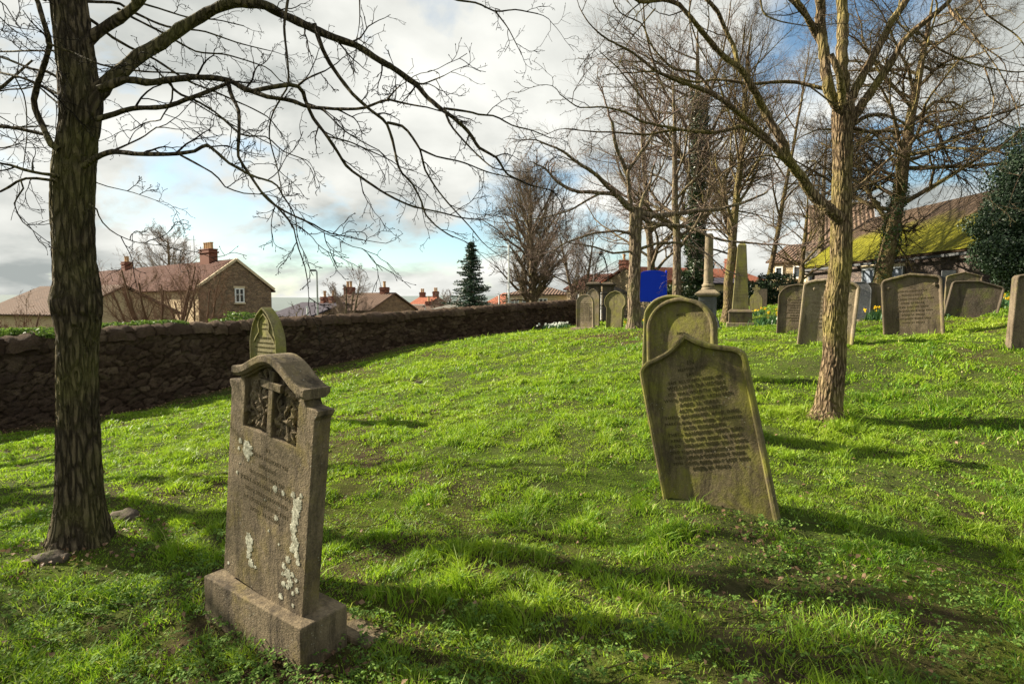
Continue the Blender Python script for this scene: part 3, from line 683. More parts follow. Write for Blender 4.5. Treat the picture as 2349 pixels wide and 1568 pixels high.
LL = [
 (W((184, 280), (206, 236), (246, 190), (280, 160), (320, 127), (360, 106), (432, 56), (480, 25), (522, 8), (560, 1), (612, 3), (659, 27), (720, 54), (774, 80), (824, 97), (888, 144), (953, 187), (982, 220), (1018, 248), (1076, 299), (1104, 338), (1144, 364), (1166, 400), (1216, 425), (1274, 439)), 3.6, 4.5, 54, 2.5),
 (W((720, 54), (738, 108), (756, 144), (792, 194), (813, 220), (845, 248), (888, 281), (903, 324), (917, 389), (946, 421), (968, 464), (975, 490), (1004, 522), (1040, 544)), 3.9, 4.3, 10, 2.5),
 (W((888, 281), (928, 292), (964, 342), (975, 389), (1004, 436), (1040, 479), (1076, 518), (1097, 544)), 4.15, 4.6, 6, 2),
 (W((964, 342), (1004, 360), (1058, 371), (1122, 396), (1184, 410)), 4.3, 4.8, 4, 2),
 (W((1018, 248), (1076, 256), (1101, 263), (1137, 266), (1176, 288), (1220, 299), (1263, 317)), 4.1, 4.3, 5, 2),
 (W((1018, 248), (1035, 290), (1090, 350), (1130, 385), (1185, 395)), 4.1, 3.9, 5, 2),
 (W((953, 187), (968, 194), (1018, 174)), 4.0, 3.9, 4, 2),
 (W((225, 205), (288, 182), (342, 191), (389, 184), (450, 178), (522, 184), (561, 205), (612, 223), (666, 230), (702, 245), (756, 252), (828, 252), (888, 230), (932, 238), (971, 245)), 3.45, 3.3, 22, 3.5),
 (W((545, 196), (576, 211), (612, 202), (666, 194), (691, 202), (702, 234), (720, 274), (749, 310), (778, 353), (799, 385), (846, 418), (878, 439), (914, 459), (953, 475), (1004, 486), (1058, 500), (1104, 504)), 3.33, 3.9, 11, 2.2),
 (W((684, 196), (705, 180), (745, 163)), 3.35, 3.2, 5, 3),
 (W((888, 230), (902, 212), (920, 195)), 3.3, 3.2, 4, 2),
 (W((220, 275), (250, 266), (306, 250), (378, 245), (450, 220), (495, 203), (522, 191)), 3.5, 3.35, 15, 9),
 (W((524, 190), (530, 215), (547, 252), (549, 306), (547, 360), (576, 407), (612, 457), (648, 482), (684, 500), (720, 515)), 3.36, 3.1, 9, 3.5),
 (W((600, 440), (640, 479), (672, 518), (682, 563), (698, 607), (706, 646), (709, 690)), 3.15, 3.1, 5, 1.5),
 (W((690, 500), (720, 520), (745, 535), (770, 545)), 3.1, 3.0, 3, 1.5),
 (W((190, 382), (227, 356), (259, 347), (324, 353), (396, 353), (450, 346), (468, 331), (486, 342), (522, 374), (576, 403), (630, 421), (648, 450), (677, 493), (682, 545)), 3.42, 3.0, 17, 2),
 (W((259, 346), (324, 317), (360, 292), (396, 295)), 3.4, 3.2, 5, 2),
 (W((414, 356), (468, 385), (497, 403), (515, 428), (558, 443), (605, 446)), 3.2, 3.3, 5, 2),
 (W((190, 110), (212, 83), (245, 55), (288, 25), (317, 0), (350, -40), (400, -110)), 3.55, 3.7, 34, 20),
 (W((135, 345), (115, 330), (94, 288), (76, 245), (83, 202), (101, 151), (115, 101), (101, 47), (86, 0), (66, -50), (60, -120)), 3.5, 3.3, 18, 12),
 (W((108, 98), (135, 110), (162, 119), (234, 149), (324, 164), (380, 166), (432, 169)), 3.32, 3.2, 6, 3),
 (W((662, -10), (652, 54), (653, 90), (659, 144), (661, 194), (648, 216), (623, 263), (616, 306), (623, 342), (637, 389), (648, 450)), 3.8, 3.6, 6, 2),
 (W((140, 405), (112, 400), (65, 392), (22, 378)), 3.5, 3.3, 9, 7),
 (W((140, 418), (108, 412), (72, 408), (47, 412), (22, 428), (0, 439), (-40, 445)), 3.5, 3.4, 8, 5),
 (W((47, 412), (54, 432), (32, 464), (47, 504), (90, 540)), 3.43, 3.5, 4.5, 1.8),
 (W((160, 226), (133, 216), (90, 194), (43, 176), (0, 166), (-60, 150)), 3.7, 4.1, 7, 5),
 (W((160, 195), (135, 180), (110, 165), (72, 158), (0, 130), (-60, 120)), 3.7, 4.1, 7, 5),
 (W((100, 308), (86, 305), (43, 295), (0, 290), (-60, 285)), 3.5, 3.4, 9, 7),
 (W((170, 117), (126, 117), (54, 117), (0, 119), (-60, 120)), 3.7, 4.2, 5, 4),
 (W((160, 250), (130, 235), (90, 200), (60, 180)), 3.7, 4.0, 6, 3),
 (W((36, 180), (54, 216), (61, 252), (62, 317), (54, 378)), 4.0, 4.2, 3.5, 1.8),
 (W((180, 2), (216, 4), (270, 7), (306, 29), (378, 61), (468, 72), (540, 97), (612, 115)), 3.8, 4.7, 8, 2),
 (W((190, 40), (212, 47), (252, 83), (295, 108), (360, 140), (432, 187), (504, 216), (612, 266), (648, 310)), 3.8, 4.8, 8, 2),
 (W((300, 0), (360, 18), (432, 40), (500, 46), (560, 60)), 4.2, 4.9, 5, 2),
 (W((270, 20), (295, 36), (360, 68), (450, 119), (522, 126), (612, 155), (644, 187)), 4.0, 4.9, 6, 2),
 (W((350, 150), (400, 205), (470, 250), (540, 290), (620, 330)), 4.1, 4.9, 4, 2),
 (W((389, 187), (403, 212), (450, 230), (497, 259), (554, 310), (612, 313), (648, 346), (702, 367)), 3.45, 3.9, 6, 2),
 (W((396, 205), (394, 235), (378, 258), (367, 277), (338, 280), (300, 300)), 3.5, 3.7, 4, 2),
 (W((205, 468), (222, 480), (230, 504), (259, 533), (306, 554), (360, 562)), 3.45, 3.2, 4, 1.4),
 (W((205, 410), (235, 425), (300, 440), (330, 450)), 3.6, 3.9, 3, 1.4),
 (W((700, 236), (740, 252), (790, 300), (830, 325), (870, 345)), 3.4, 3.7, 4, 2),
 (W((752, 313), (800, 325), (846, 345), (900, 370)), 3.5, 4.0, 3.5, 2),
 (W((930, -60), (1000, -20), (1047, 0), (1094, 7), (1137, 27), (1184, 22), (1234, 32)), 4.2, 4.6, 6, 2),
 (W((1137, 27), (1166, 65), (1184, 101), (1198, 128)), 4.5, 4.6, 3, 1.3),
 (W((824, -30), (825, 10), (825, 47), (820, 82)), 4.1, 4.0, 4, 1.3),
 (W((0, 40), (20, 60), (45, 78)), 3.2, 3.3, 3, 1.5), (W((-40, -20), (10, 10), (35, 50), (60, 85)), 3.6, 3.8, 4, 1.5),
 (W((-60, 255), (-10, 262), (30, 285), (70, 300)), 4.2, 4.0, 4, 1.5), (W((-50, 340), (0, 345), (40, 330)), 3.8, 4.0, 3, 1.5),
]
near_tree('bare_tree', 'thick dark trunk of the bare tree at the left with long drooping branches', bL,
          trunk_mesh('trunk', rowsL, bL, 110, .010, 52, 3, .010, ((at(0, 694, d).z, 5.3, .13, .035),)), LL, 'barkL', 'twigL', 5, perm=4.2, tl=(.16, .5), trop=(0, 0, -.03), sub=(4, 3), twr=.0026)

d = 6.0
bR = at(1893, 962, d); bR.z = g1(bR.x, bR.y)
rowsR = [(1895, 122, 985, d), (1895, 100, 962, d), (1898, 72, 940, d), (1904, 66, 900, d), (1914, 55, 817, d), (1915, 57, 737, d), (1917, 58, 687, d), (1923, 54, 647, d), (1929, 52, 597, d), (1930, 49, 540, d), (1930, 48, 480, d), (1932, 46, 420, d), (1933, 45, 360, d), (1933, 48, 300, d), (1934, 56, 262, d), (1935, 50, 235, d), (1936, 20, 215, d)]
RL = [
 (W((1925, 500), (1903, 479), (1863, 446), (1827, 396), (1802, 356), (1788, 317), (1755, 259), (1726, 202), (1698, 158)), 6.0, 5.6, 34, 16),
 (W((1698, 158), (1665, 137), (1622, 90), (1590, 47), (1557, 11), (1521, 2), (1470, 6), (1440, -15)), 5.6, 5.2, 13, 6),
 (W((1698, 158), (1694, 144), (1683, 104), (1662, 61), (1644, 22), (1618, -5), (1600, -40)), 5.6, 5.5, 10, 7),
 (W((1802, 366), (1791, 358), (1755, 317), (1712, 274), (1683, 252), (1647, 223), (1611, 205), (1557, 184), (1508, 162), (1457, 122), (1400, 94), (1374, 76), (1346, 47), (1328, 14)), 5.8, 4.9, 18, 2),
 (W((1640, 218), (1597, 166), (1544, 158), (1497, 108), (1472, 54), (1425, 32), (1407, 4)), 5.6, 5.2, 6, 2),
 (W((1775, 335), (1734, 306), (1701, 288), (1672, 297), (1629, 302), (1568, 297), (1526, 288), (1472, 277), (1436, 256), (1382, 245), (1328, 245), (1284, 216)), 5.7, 5.0, 10, 2),
 (W((1560, 297), (1526, 302), (1482, 310), (1418, 304), (1364, 302), (1295, 295)), 5.4, 5.3, 6, 2),
 (W((1895, 203), (1878, 200), (1827, 187), (1784, 187), (1726, 191), (1676, 184), (1640, 180), (1593, 187), (1503, 162), (1450, 168)), 6.1, 6.2, 9, 3),
 (W((1932, 262), (1906, 216), (1892, 173), (1885, 126), (1879, 72), (1879, 29), (1876, -30), (1870, -120)), 5.95, 5.9, 30, 20),
 (W((1880, 90), (1867, 72), (1849, 36), (1827, 0), (1800, -45)), 5.95, 5.9, 17, 12),
 (W((1855, 45), (1838, 25), (1816, 2), (1790, -20)), 5.9, 5.7, 8, 6),
 (W((1934, 260), (1944, 202), (1939, 144), (1940, 54), (1937, -10), (1934, -120)), 6.05, 6.1, 33, 25),
 (W((1933, 240), (1924, 180), (1917, 151), (1906, 128), (1905, 126)), 5.85, 5.75, 20, 16),
 (W((1940, 262), (1964, 202), (2000, 133), (2029, 83), (2050, 36), (2079, 0), (2120, -50)), 6.0, 6.1, 24, 15),
 (W((1946, 285), (1982, 230), (2014, 187), (2050, 133), (2079, 86), (2122, 50), (2173, 8), (2200, -40)), 6.0, 5.7, 26, 11),
 (W((2173, 8), (2187, 36), (2223, 68), (2252, 104), (2290, 130)), 5.75, 5.4, 6, 3),
 (W((2101, 70), (2151, 112), (2205, 137), (2259, 155), (2331, 166), (2380, 160)), 5.85, 5.6, 6, 3),
 (W((1950, 292), (1986, 266), (2025, 263), (2065, 277), (2090, 300)), 6.0, 5.8, 11, 5),
 (W((1945, 444), (1960, 436), (2007, 396), (2050, 356), (2097, 346), (2160, 330)), 6.0, 6.5, 9, 3),
 (W((1950, 292), (2007, 306), (2029, 335), (2065, 356), (2115, 382), (2169, 385)), 6.0, 5.7, 8, 3),
 (W((1800, 366), (1760, 355), (1700, 370), (1660, 395), (1640, 420), (1600, 450)), 5.8, 5.6, 5, 2),
 (W((2230, -40), (2260, 30), (2330, 80), (2360, 120)), 5.2, 5.0, 6, 3), (W((2120, -60), (2150, 10), (2130, 90), (2110, 160), (2100, 230), (2060, 330)), 5.6, 5.4, 5, 2),
 (W((2190, 20), (2240, 90), (2290, 160), (2330, 240), (2345, 330)), 5.3, 5.0, 4, 2), (W((2259, 155), (2280, 230), (2260, 310), (2200, 390), (2130, 440)), 5.5, 5.2, 4, 1.6),
 (W((2080, -60), (2060, 20), (2085, 70)), 5.6, 5.5, 4, 2), (W((1740, -50), (1750, 30), (1790, 50), (1850, 60)), 5.4, 5.5, 5, 2), (W((1600, -60), (1580, 30), (1600, 100), (1640, 170)), 5.3, 5.4, 4, 2),
 (W((1503, 20), (1470, 60), (1440, 100), (1420, 150)), 5.2, 5.1, 3, 1.6), (W((1860, 200), (1900, 230), (1935, 250)), 5.7, 5.8, 4, 3),
]
near_tree('bare_tree', 'slender brown trunk of the bare tree at the right forking into upright stems', bR,
          trunk_mesh('trunk', rowsR, bR, 96, .009, 60, 9, .012), RL, 'barkR', 'twigR', 8, perm=3.6, tl=(.28, .75), trop=(0, 0, .0), sub=(4, 3), twr=.0034)

d = 14.0
bM = at(1455, 752, d); bM.z = g1(bM.x, bM.y)
rowsM = [(1456, 44, 762, d), (1455, 37, 748, d), (1455, 31, 730, d), (1454, 29, 680, d), (1456, 27, 620, d), (1457, 28, 575, d), (1458, 28, 530, d), (1459, 30, 495, d), (1460, 32, 478, d)]
ML = [
 (W((1452, 580), (1450, 530), (1448, 475), (1439, 396), (1454, 367), (1479, 335), (1500, 300)), 14, 13.8, 14, 7),
 (W((1439, 400), (1421, 360), (1410, 320), (1404, 280)), 14, 13.8, 10, 6),
 (W((1450, 480), (1436, 468), (1400, 432), (1371, 400), (1328, 374), (1292, 346), (1238, 324)), 14, 12.5, 13, 3),
 (W((1425, 452), (1407, 446), (1328, 439), (1300, 430), (1277, 416)), 13.8, 13, 9, 6),
 (W((1380, 442), (1340, 462), (1306, 482), (1256, 497), (1184, 508)), 13.5, 12.8, 5, 2),
 (W((1460, 486), (1500, 494), (1550, 490), (1597, 486), (1647, 482), (1705, 466), (1760, 440)), 14, 14.5, 13, 4),
 (W((1445, 577), (1408, 581), (1368, 567), (1330, 560)), 14, 13, 5, 3),
 (W((1450, 537), (1412, 529), (1360, 535), (1298, 557), (1270, 575)), 14, 13, 6, 3),
 (W((1462, 575), (1480, 568), (1508, 559), (1558, 557), (1600, 570)), 14, 13.4, 7, 4),
 (W((1470, 495), (1500, 515), (1570, 520), (1640, 545), (1700, 555), (1750, 560)), 14, 13.2, 9, 4),
 (W((1462, 500), (1475, 450), (1490, 420), (1500, 380)), 14, 14.8, 8, 4),
]
near_tree('bare_tree', 'knobbly bare tree standing just left of the blue notice board', bM,
          trunk_mesh('trunk', rowsM, bM, 40, .012, 16, 5, .05), ML, 'barkF', 'twigP', 12, perm=3.0, tl=(.5, 1.5), trop=(0, 0, .02), sub=(6, 5), twr=.0040)

# ------------------------------------------------------------------ background trees
G = 'bare winter trees behind the headstones'
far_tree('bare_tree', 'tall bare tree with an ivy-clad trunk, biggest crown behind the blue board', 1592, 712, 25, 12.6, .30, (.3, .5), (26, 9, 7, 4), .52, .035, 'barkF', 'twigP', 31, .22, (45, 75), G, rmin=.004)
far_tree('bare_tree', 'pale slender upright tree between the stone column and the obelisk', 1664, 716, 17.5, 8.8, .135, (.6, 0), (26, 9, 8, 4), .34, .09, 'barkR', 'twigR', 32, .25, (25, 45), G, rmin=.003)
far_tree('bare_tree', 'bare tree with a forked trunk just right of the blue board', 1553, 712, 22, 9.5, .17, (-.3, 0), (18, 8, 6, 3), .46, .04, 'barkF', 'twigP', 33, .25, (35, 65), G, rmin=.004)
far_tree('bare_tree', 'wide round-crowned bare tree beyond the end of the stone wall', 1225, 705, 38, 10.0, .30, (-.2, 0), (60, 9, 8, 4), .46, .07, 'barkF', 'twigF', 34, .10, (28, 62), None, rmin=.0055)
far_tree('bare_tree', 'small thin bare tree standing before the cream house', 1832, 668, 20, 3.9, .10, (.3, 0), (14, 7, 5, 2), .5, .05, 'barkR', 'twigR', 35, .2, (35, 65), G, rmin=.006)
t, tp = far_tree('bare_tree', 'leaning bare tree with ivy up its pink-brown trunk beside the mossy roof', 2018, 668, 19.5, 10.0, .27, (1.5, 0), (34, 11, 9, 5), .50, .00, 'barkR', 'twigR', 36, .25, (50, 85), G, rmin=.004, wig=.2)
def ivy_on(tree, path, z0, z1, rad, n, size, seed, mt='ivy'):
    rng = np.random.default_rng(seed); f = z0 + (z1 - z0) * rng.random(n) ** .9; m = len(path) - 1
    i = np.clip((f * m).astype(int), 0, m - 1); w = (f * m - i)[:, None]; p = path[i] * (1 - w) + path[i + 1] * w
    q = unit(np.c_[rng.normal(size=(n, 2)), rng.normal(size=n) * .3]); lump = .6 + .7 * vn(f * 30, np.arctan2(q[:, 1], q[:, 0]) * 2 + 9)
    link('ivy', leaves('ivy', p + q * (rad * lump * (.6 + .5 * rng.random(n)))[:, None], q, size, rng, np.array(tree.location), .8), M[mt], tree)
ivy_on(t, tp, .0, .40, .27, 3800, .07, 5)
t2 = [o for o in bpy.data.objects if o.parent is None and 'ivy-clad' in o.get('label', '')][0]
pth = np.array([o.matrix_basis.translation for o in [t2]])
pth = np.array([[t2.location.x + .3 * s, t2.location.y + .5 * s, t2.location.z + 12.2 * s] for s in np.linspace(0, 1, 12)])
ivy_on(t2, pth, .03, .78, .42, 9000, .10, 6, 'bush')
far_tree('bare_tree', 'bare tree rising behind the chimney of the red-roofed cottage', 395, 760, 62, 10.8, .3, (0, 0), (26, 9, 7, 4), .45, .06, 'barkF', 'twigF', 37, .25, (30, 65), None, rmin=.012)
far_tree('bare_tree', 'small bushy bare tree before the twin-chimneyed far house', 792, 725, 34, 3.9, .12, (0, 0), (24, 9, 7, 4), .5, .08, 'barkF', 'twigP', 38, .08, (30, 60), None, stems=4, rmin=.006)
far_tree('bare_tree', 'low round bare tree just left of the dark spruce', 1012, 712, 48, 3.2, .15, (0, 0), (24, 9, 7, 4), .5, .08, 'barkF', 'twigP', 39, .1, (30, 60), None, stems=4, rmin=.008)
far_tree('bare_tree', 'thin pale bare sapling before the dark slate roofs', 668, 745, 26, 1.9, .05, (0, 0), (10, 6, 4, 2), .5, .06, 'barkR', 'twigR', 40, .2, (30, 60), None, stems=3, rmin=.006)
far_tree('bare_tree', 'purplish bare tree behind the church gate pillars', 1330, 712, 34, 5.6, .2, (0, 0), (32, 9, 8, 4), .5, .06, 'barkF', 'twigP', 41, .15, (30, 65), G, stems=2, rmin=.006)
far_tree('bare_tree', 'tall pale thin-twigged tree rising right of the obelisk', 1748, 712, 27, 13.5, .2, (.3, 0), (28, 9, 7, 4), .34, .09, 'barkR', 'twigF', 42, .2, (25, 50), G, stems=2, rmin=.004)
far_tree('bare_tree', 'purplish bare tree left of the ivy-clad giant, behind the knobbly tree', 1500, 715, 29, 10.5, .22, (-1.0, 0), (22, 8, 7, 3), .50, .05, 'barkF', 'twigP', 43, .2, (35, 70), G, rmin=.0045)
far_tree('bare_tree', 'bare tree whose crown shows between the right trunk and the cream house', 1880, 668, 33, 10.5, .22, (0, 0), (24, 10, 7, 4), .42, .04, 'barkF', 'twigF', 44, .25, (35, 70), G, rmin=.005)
far_tree('garden_shrub', 'reddish many-stemmed bare shrub behind the wall before the cottage', 365, 790, 13.6, 2.9, .035, (0, 0), (44, 8, 6, 3), .5, .12, 'twigRed', 'twigRed', 45, .08, (20, 50), None, stems=11, rmin=.003)
far_tree('garden_shrub', 'sparse brown twiggy shrub left of the cottage laurel bush', 455, 790, 15, 2.6, .03, (0, 0), (30, 8, 6, 3), .5, .1, 'twigRed', 'twigRed', 46, .08, (25, 60), None, stems=6, rmin=.003)

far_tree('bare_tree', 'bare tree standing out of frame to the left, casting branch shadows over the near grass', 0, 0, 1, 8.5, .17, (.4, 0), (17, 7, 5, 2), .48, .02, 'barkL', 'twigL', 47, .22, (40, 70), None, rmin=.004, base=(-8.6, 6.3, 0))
def conifer(name, label, px, py, d, Ht, rad, seed):
    rng = np.random.default_rng(seed); b = np.array(at(px, py, d)); b[2] = g1(b[0], b[1]); t = thing(name, label, 'tree', tuple(b))
    z = np.linspace(-.1, Ht, 10); TP = np.stack([np.full(10, b[0]), np.full(10, b[1]), b[2] + z], 1)[None]
    link('trunk', tubes_mesh('trunk', [(TP, np.linspace(.14, .01, 10)[None], 8)], b), M['barkF'], t)
    Ps, Ns, bp = [], [], []
    for lv in range(30):
        f = .06 + .92 * lv / 30; r = rad * (1 - f) ** .85 * (.65 + .55 * rng.random()) + .05
        for k_ in range(13):
            a = rng.random() * 6.28; rr = r * (.55 + .6 * rng.random()); c, s = math.cos(a), math.sin(a); o = b + np.array([0, 0, Ht * (f + .02 * rng.random())])
            e = o + np.array([c * rr, s * rr, -.18 * rr + .1 * rr]); m = o + np.array([c * rr * .5, s * rr * .5, -.16 * rr]); bp.append([o, m, e])
            n = int(44 * (.4 + rr / rad)); q = rng.random(n)[:, None]; p = (1 - q) ** 2 * o + 2 * q * (1 - q) * m + q * q * e
            side = np.array([-s, c, 0]); wd = (.08 + .16 * rr) * (1 - q * .7); Ps.append(p + side * rng.normal(size=(n, 1)) * wd + np.array([0, 0, -1]) * rng.random((n, 1)) * .07); Ns.append(np.tile([0, 0, 1.], (n, 1)))
    link('branches', tubes_mesh('branches', [(np.array(bp), np.tile([.02, .012, .005], (len(bp), 1)), 4)], b), M['barkF'], t)
    link('needles', leaves('needles', np.concatenate(Ps), np.concatenate(Ns), .15, rng, b, .35), M['spruce'], t)
conifer('spruce_tree', 'dark pointed spruce rising behind the stone wall', 1081, 712, 33, 5.3, 1.95, 3)
yew = bush('yew_tree', 'big dark clipped yew at the right edge', 'tree', 2392, 715, 15.5,
     [((0, 0, 2.5), (1.75, 1.7, 1.8)), ((.1, 0, 3.9), (1.35, 1.3, 1.5)), ((.2, 0, 4.9), (.8, .8, 1.1)), ((-.75, -.3, 1.9), (1.15, 1.1, 1.0)), ((1.0, -.2, 1.9), (1.2, 1.2, 1.2)), ((-.8, -.4, 3.0), (.85, .8, 1.0)), ((0, -.6, 1.6), (1.4, 1.2, .9)), ((-1.15, 0, 2.4), (.7, .8, 1.0)), ((-.5, -.2, 3.9), (.75, .7, .8))],
     110000, .062, 'yew', 4, asp=.75, z0=1.0)
bm = bmesh.new()
for c, r in (((0, 0, 2.4), (1.3, 1.2, 1.3)), ((.1, 0, 3.7), (1.0, .95, 1.2)), ((-.6, -.2, 2.4), (.9, .8, 1.0)), ((.8, 0, 2.1), (.9, .9, .9))):
    bmesh.ops.create_icosphere(bm, subdivisions=3, radius=1, matrix=Matrix.Translation(c) @ Matrix.Diagonal((*r, 1)))
link('inner_foliage', bm_mesh(bm), M['yew'], yew)
# ------------------------------------------------------------------ boundary wall
WU = np.array([10.78, 15.0]); WL = np.linalg.norm(WU); WU = WU / WL; W0 = np.array([-8.1, 9.0]); WN = np.array([WU[1], -WU[0]])
TOPX = [(-300, 800), (0, 774), (230, 752), (400, 741), (560, 736), (680, 727), (850, 718), (1000, 710), (1150, 699), (1320, 687)]
def wtop_from_px():
    ss, zs = [], []
    for px, py in TOPX:
        u = (px - CX) / FP; y = 14.57 / (.7187 - u); p = at(px, py, y); s = (p.y - W0[1]) / WU[1]; ss.append(s); zs.append(p.z)
    return ss, zs
_ws, _wz = wtop_from_px()
def wtop(s): return np.interp(s, _ws, _wz)
S0, S1 = -5.5, WL + .2
wo_ = np.array([*(W0 + WU * 9), g1(*(W0 + WU * 9))])
wallT = thing('stone_wall', 'long dark rubble stone boundary wall with rounded coping stones', 'wall', tuple(wo_))
rng = np.random.default_rng(21); TH = .42
sd = []; zc_ = -.4                                 # rubble seeds in irregular courses: (s, height, protrusion, tone)
while zc_ < 1.9:
    hh = .06 + .10 * rng.random(); q = S0 - .5
    while q < S1 + .5:
        l = .10 + .30 * rng.random() ** 1.6; sd.append((q + l / 2, zc_ + hh / 2 + rng.normal() * .03, .035 * rng.random(), np.clip(rng.normal() * .26 + .45, 0, 1))); q += l
    zc_ += hh
sd = np.array(sd); res = .021; ns_ = int((S1 - S0) / res); nz_ = 80; Vs, Ts = [], []
sA = np.linspace(S0, S1, ns_); px_, py_ = W0[0] + WU[0] * sA, W0[1] + WU[1] * sA; zb_ = gz(px_, py_) - .2; zt_ = wtop(sA) - .09
for i in range(ns_):
    z = np.linspace(zb_[i], zt_[i], nz_); lz = z - zb_[i] + .02 * math.sin(sA[i] * 1.3); m = np.abs(sd[:, 0] - sA[i]) < .45; c_ = sd[m]
    jx = .05 * (vn(sA[i] * 9 + 0 * z, z * 9) - .5); jz = .05 * (vn(sA[i] * 9 + 40 + 0 * z, z * 9) - .5)
    dd = np.hypot(sA[i] + jx[:, None] - c_[:, 0][None], (lz + jz)[:, None] * 2.7 - c_[:, 1][None] * 2.7); o = np.argsort(dd, axis=1)[:, :2]; f1 = dd[np.arange(nz_), o[:, 0]]; f2 = dd[np.arange(nz_), o[:, 1]]
    e = np.clip((f2 - f1) / .035, 0, 1); e = e * e * (3 - 2 * e); pr = .024 * e + c_[o[:, 0], 2] * .8 * e + .045 * (fbm(sA[i] * 14 + 0 * z, z * 14, 3) - .5) - .02
    Vs.append(np.c_[px_[i] + WN[0] * pr, py_[i] + WN[1] * pr, z]); Ts.append(c_[o[:, 0], 3] * (.25 + .75 * e))
I = np.arange(ns_ * nz_).reshape(ns_, nz_); Fq = np.stack([I[:-1, :-1], I[1:, :-1], I[1:, 1:], I[:-1, 1:]], -1).reshape(-1, 4)
link('facing_stones', mesh_np('facing', np.concatenate(Vs), [Fq], True, wo_, np.concatenate(Ts)), M['wall'], wallT)
bm = bmesh.new(); prev = None
for q in list(np.arange(S0, S1, .5)) + [S1]:
    a = W0 + WU * q - WN * .06; b = W0 + WU * q - WN * TH; zt = float(wtop(q)) - .12; zb = g1(*a) - .4
    cur = [bm.verts.new((a[0] - wo_[0], a[1] - wo_[1], zb - wo_[2])), bm.verts.new((a[0] - wo_[0], a[1] - wo_[1], zt - wo_[2])), bm.verts.new((b[0] - wo_[0], b[1] - wo_[1], zt - wo_[2])), bm.verts.new((b[0] - wo_[0], b[1] - wo_[1], zb - 1.0 - wo_[2]))]
    if prev:
        for i in range(4): bm.faces.new((prev[i], cur[i], cur[(i + 1) % 4], prev[(i + 1) % 4]))
    else: bm.faces.new(cur)
    prev = cur
bm.faces.new(prev[::-1]); bmesh.ops.recalc_face_normals(bm, faces=bm.faces)
link('core', bm_mesh(bm), M['mortar'], wallT)
Vs, Fs, Ts, o = [], [], [], 0; q = S0
while q < S1:
    l = .20 + .38 * rng.random(); ns, nc = 9, 13; hh = .15 + .09 * rng.random(); ww = TH / 2 + .05 + .03 * rng.random(); tn = np.clip(rng.normal() * .2 + .5, 0, 1)
    for i in range(ns):
        f = i / (ns - 1); sc = 1 - .14 * abs(2 * f - 1) ** 5; zt = float(wtop(q + l * f)) - hh * .95
        for j in range(nc):
            a = math.pi * j / (nc - 1); x = math.cos(a) * ww * sc; zz = max(-.04, math.sin(a)) * hh * sc - (.05 if j in (0, nc - 1) else 0)
            p = W0 + WU * (q + l * (.015 + .97 * f)) - WN * (TH / 2) + WN * x; v = Vector((p[0], p[1], zt + zz)); v += mnoise.noise_vector(v * 5) * .04 + mnoise.noise_vector(v * 16) * .016
            Vs.append(v); Ts.append(tn)
    I = np.arange(ns * nc).reshape(ns, nc) + o; o += ns * nc
    Fs.append(np.stack([I[:-1, :-1], I[1:, :-1], I[1:, 1:], I[:-1, 1:]], -1).reshape(-1, 4)); Fs.append(np.array([[r_[a_], r_[a_ + 1], r_[11 - a_], r_[12 - a_]] for r_ in (I[0], I[-1]) for a_ in range(6)]))
    q += l
link('coping_stones', mesh_np('coping', np.array([tuple(v) for v in Vs]), [np.concatenate(Fs)], True, wo_, Ts), M['wall'], wallT)

# ------------------------------------------------------------------ headstone A with carved head, cross and lichen
def place(px, py, d, ang, roll, pitch, name, label, cat='headstone', group=None, z=None):
    b = at(px, py, d); z = g1(b.x, b.y) if z is None else z
    STONES.append((b.x, b.y, .35, ang))
    return thing(name, label, cat, (b.x, b.y, z), (R(pitch), R(roll), R(-ang)), group)
GH = 'headstones standing in the churchyard grass'
wA, tA, hA = .645, .085, .965
pA = at(616, 1355, 2.60)
tA_ = thing('headstone', 'tall brown headstone on a plinth, carved with a cross and ivy', 'headstone', (pA.x, pA.y, pA.z), (R(0), R(1.5), R(-34)), GH)
STONES.append((pA.x, pA.y, .42, 31))
bm = bmesh.new(); box(bm, (0.0, .02, -.36), (.775, .245, .36), taper=1.0); bevel(link('plinth', bm_mesh(worn(bm, .004, 6, 2)), M['stoneA'], tA_), .008, 3)
# body: outline with side notches at the shoulders
hw = wA / 2
def capz(x): # underside of the curved cap
    a = abs(x) / .258; return hA + .045 + .095 * (0.5 + .5 * math.cos(math.pi * min(1, a)))
outline = [(hw - .012, 0), (hw - .012, hA - .09), (hw - .012, hA - .045), (hw + .006, hA - .02), (hw + .008, hA), (hw - .070, hA), (hw - .085, hA + .02)]
top = [(x, capz(x)) for x in np.linspace(hw - .082, -hw + .082, 21)]
outline += top + [(-x, z) for x, z in outline[::-1]]
# panel hole
pxh, pz0 = .198, hA - .195
hole = [(-pxh, pz0), (pxh, pz0), (pxh, hA - .01), (pxh + .015, hA + .03)] + [(x, capz(x) - .022) for x in np.linspace(pxh + .01, -pxh - .01, 15)] + [(-pxh - .015, hA + .03), (-pxh, hA - .01)]
bm = bmesh.new(); yf, yb, yr = -tA / 2, tA / 2, -tA / 2 + .035
of = [bm.verts.new((x, yf, z)) for x, z in outline]; ob = [bm.verts.new((x, yb, z)) for x, z in outline]
hf = [bm.verts.new((x, yf, z)) for x, z in hole]; hr = [bm.verts.new((x, yr, z)) for x, z in hole]
n = len(of)
for i in range(n): bm.faces.new((of[i], of[(i + 1) % n], ob[(i + 1) % n], ob[i]))
n = len(hf)
for i in range(n): bm.faces.new((hf[i], hr[i], hr[(i + 1) % n], hf[(i + 1) % n]))
bm.faces.new(ob); bm.faces.new(hr)
es = [bm.edges.get((of[i], of[(i + 1) % len(of)])) for i in range(len(of))] + [bm.edges.get((hf[i], hf[(i + 1) % len(hf)])) for i in range(len(hf))]
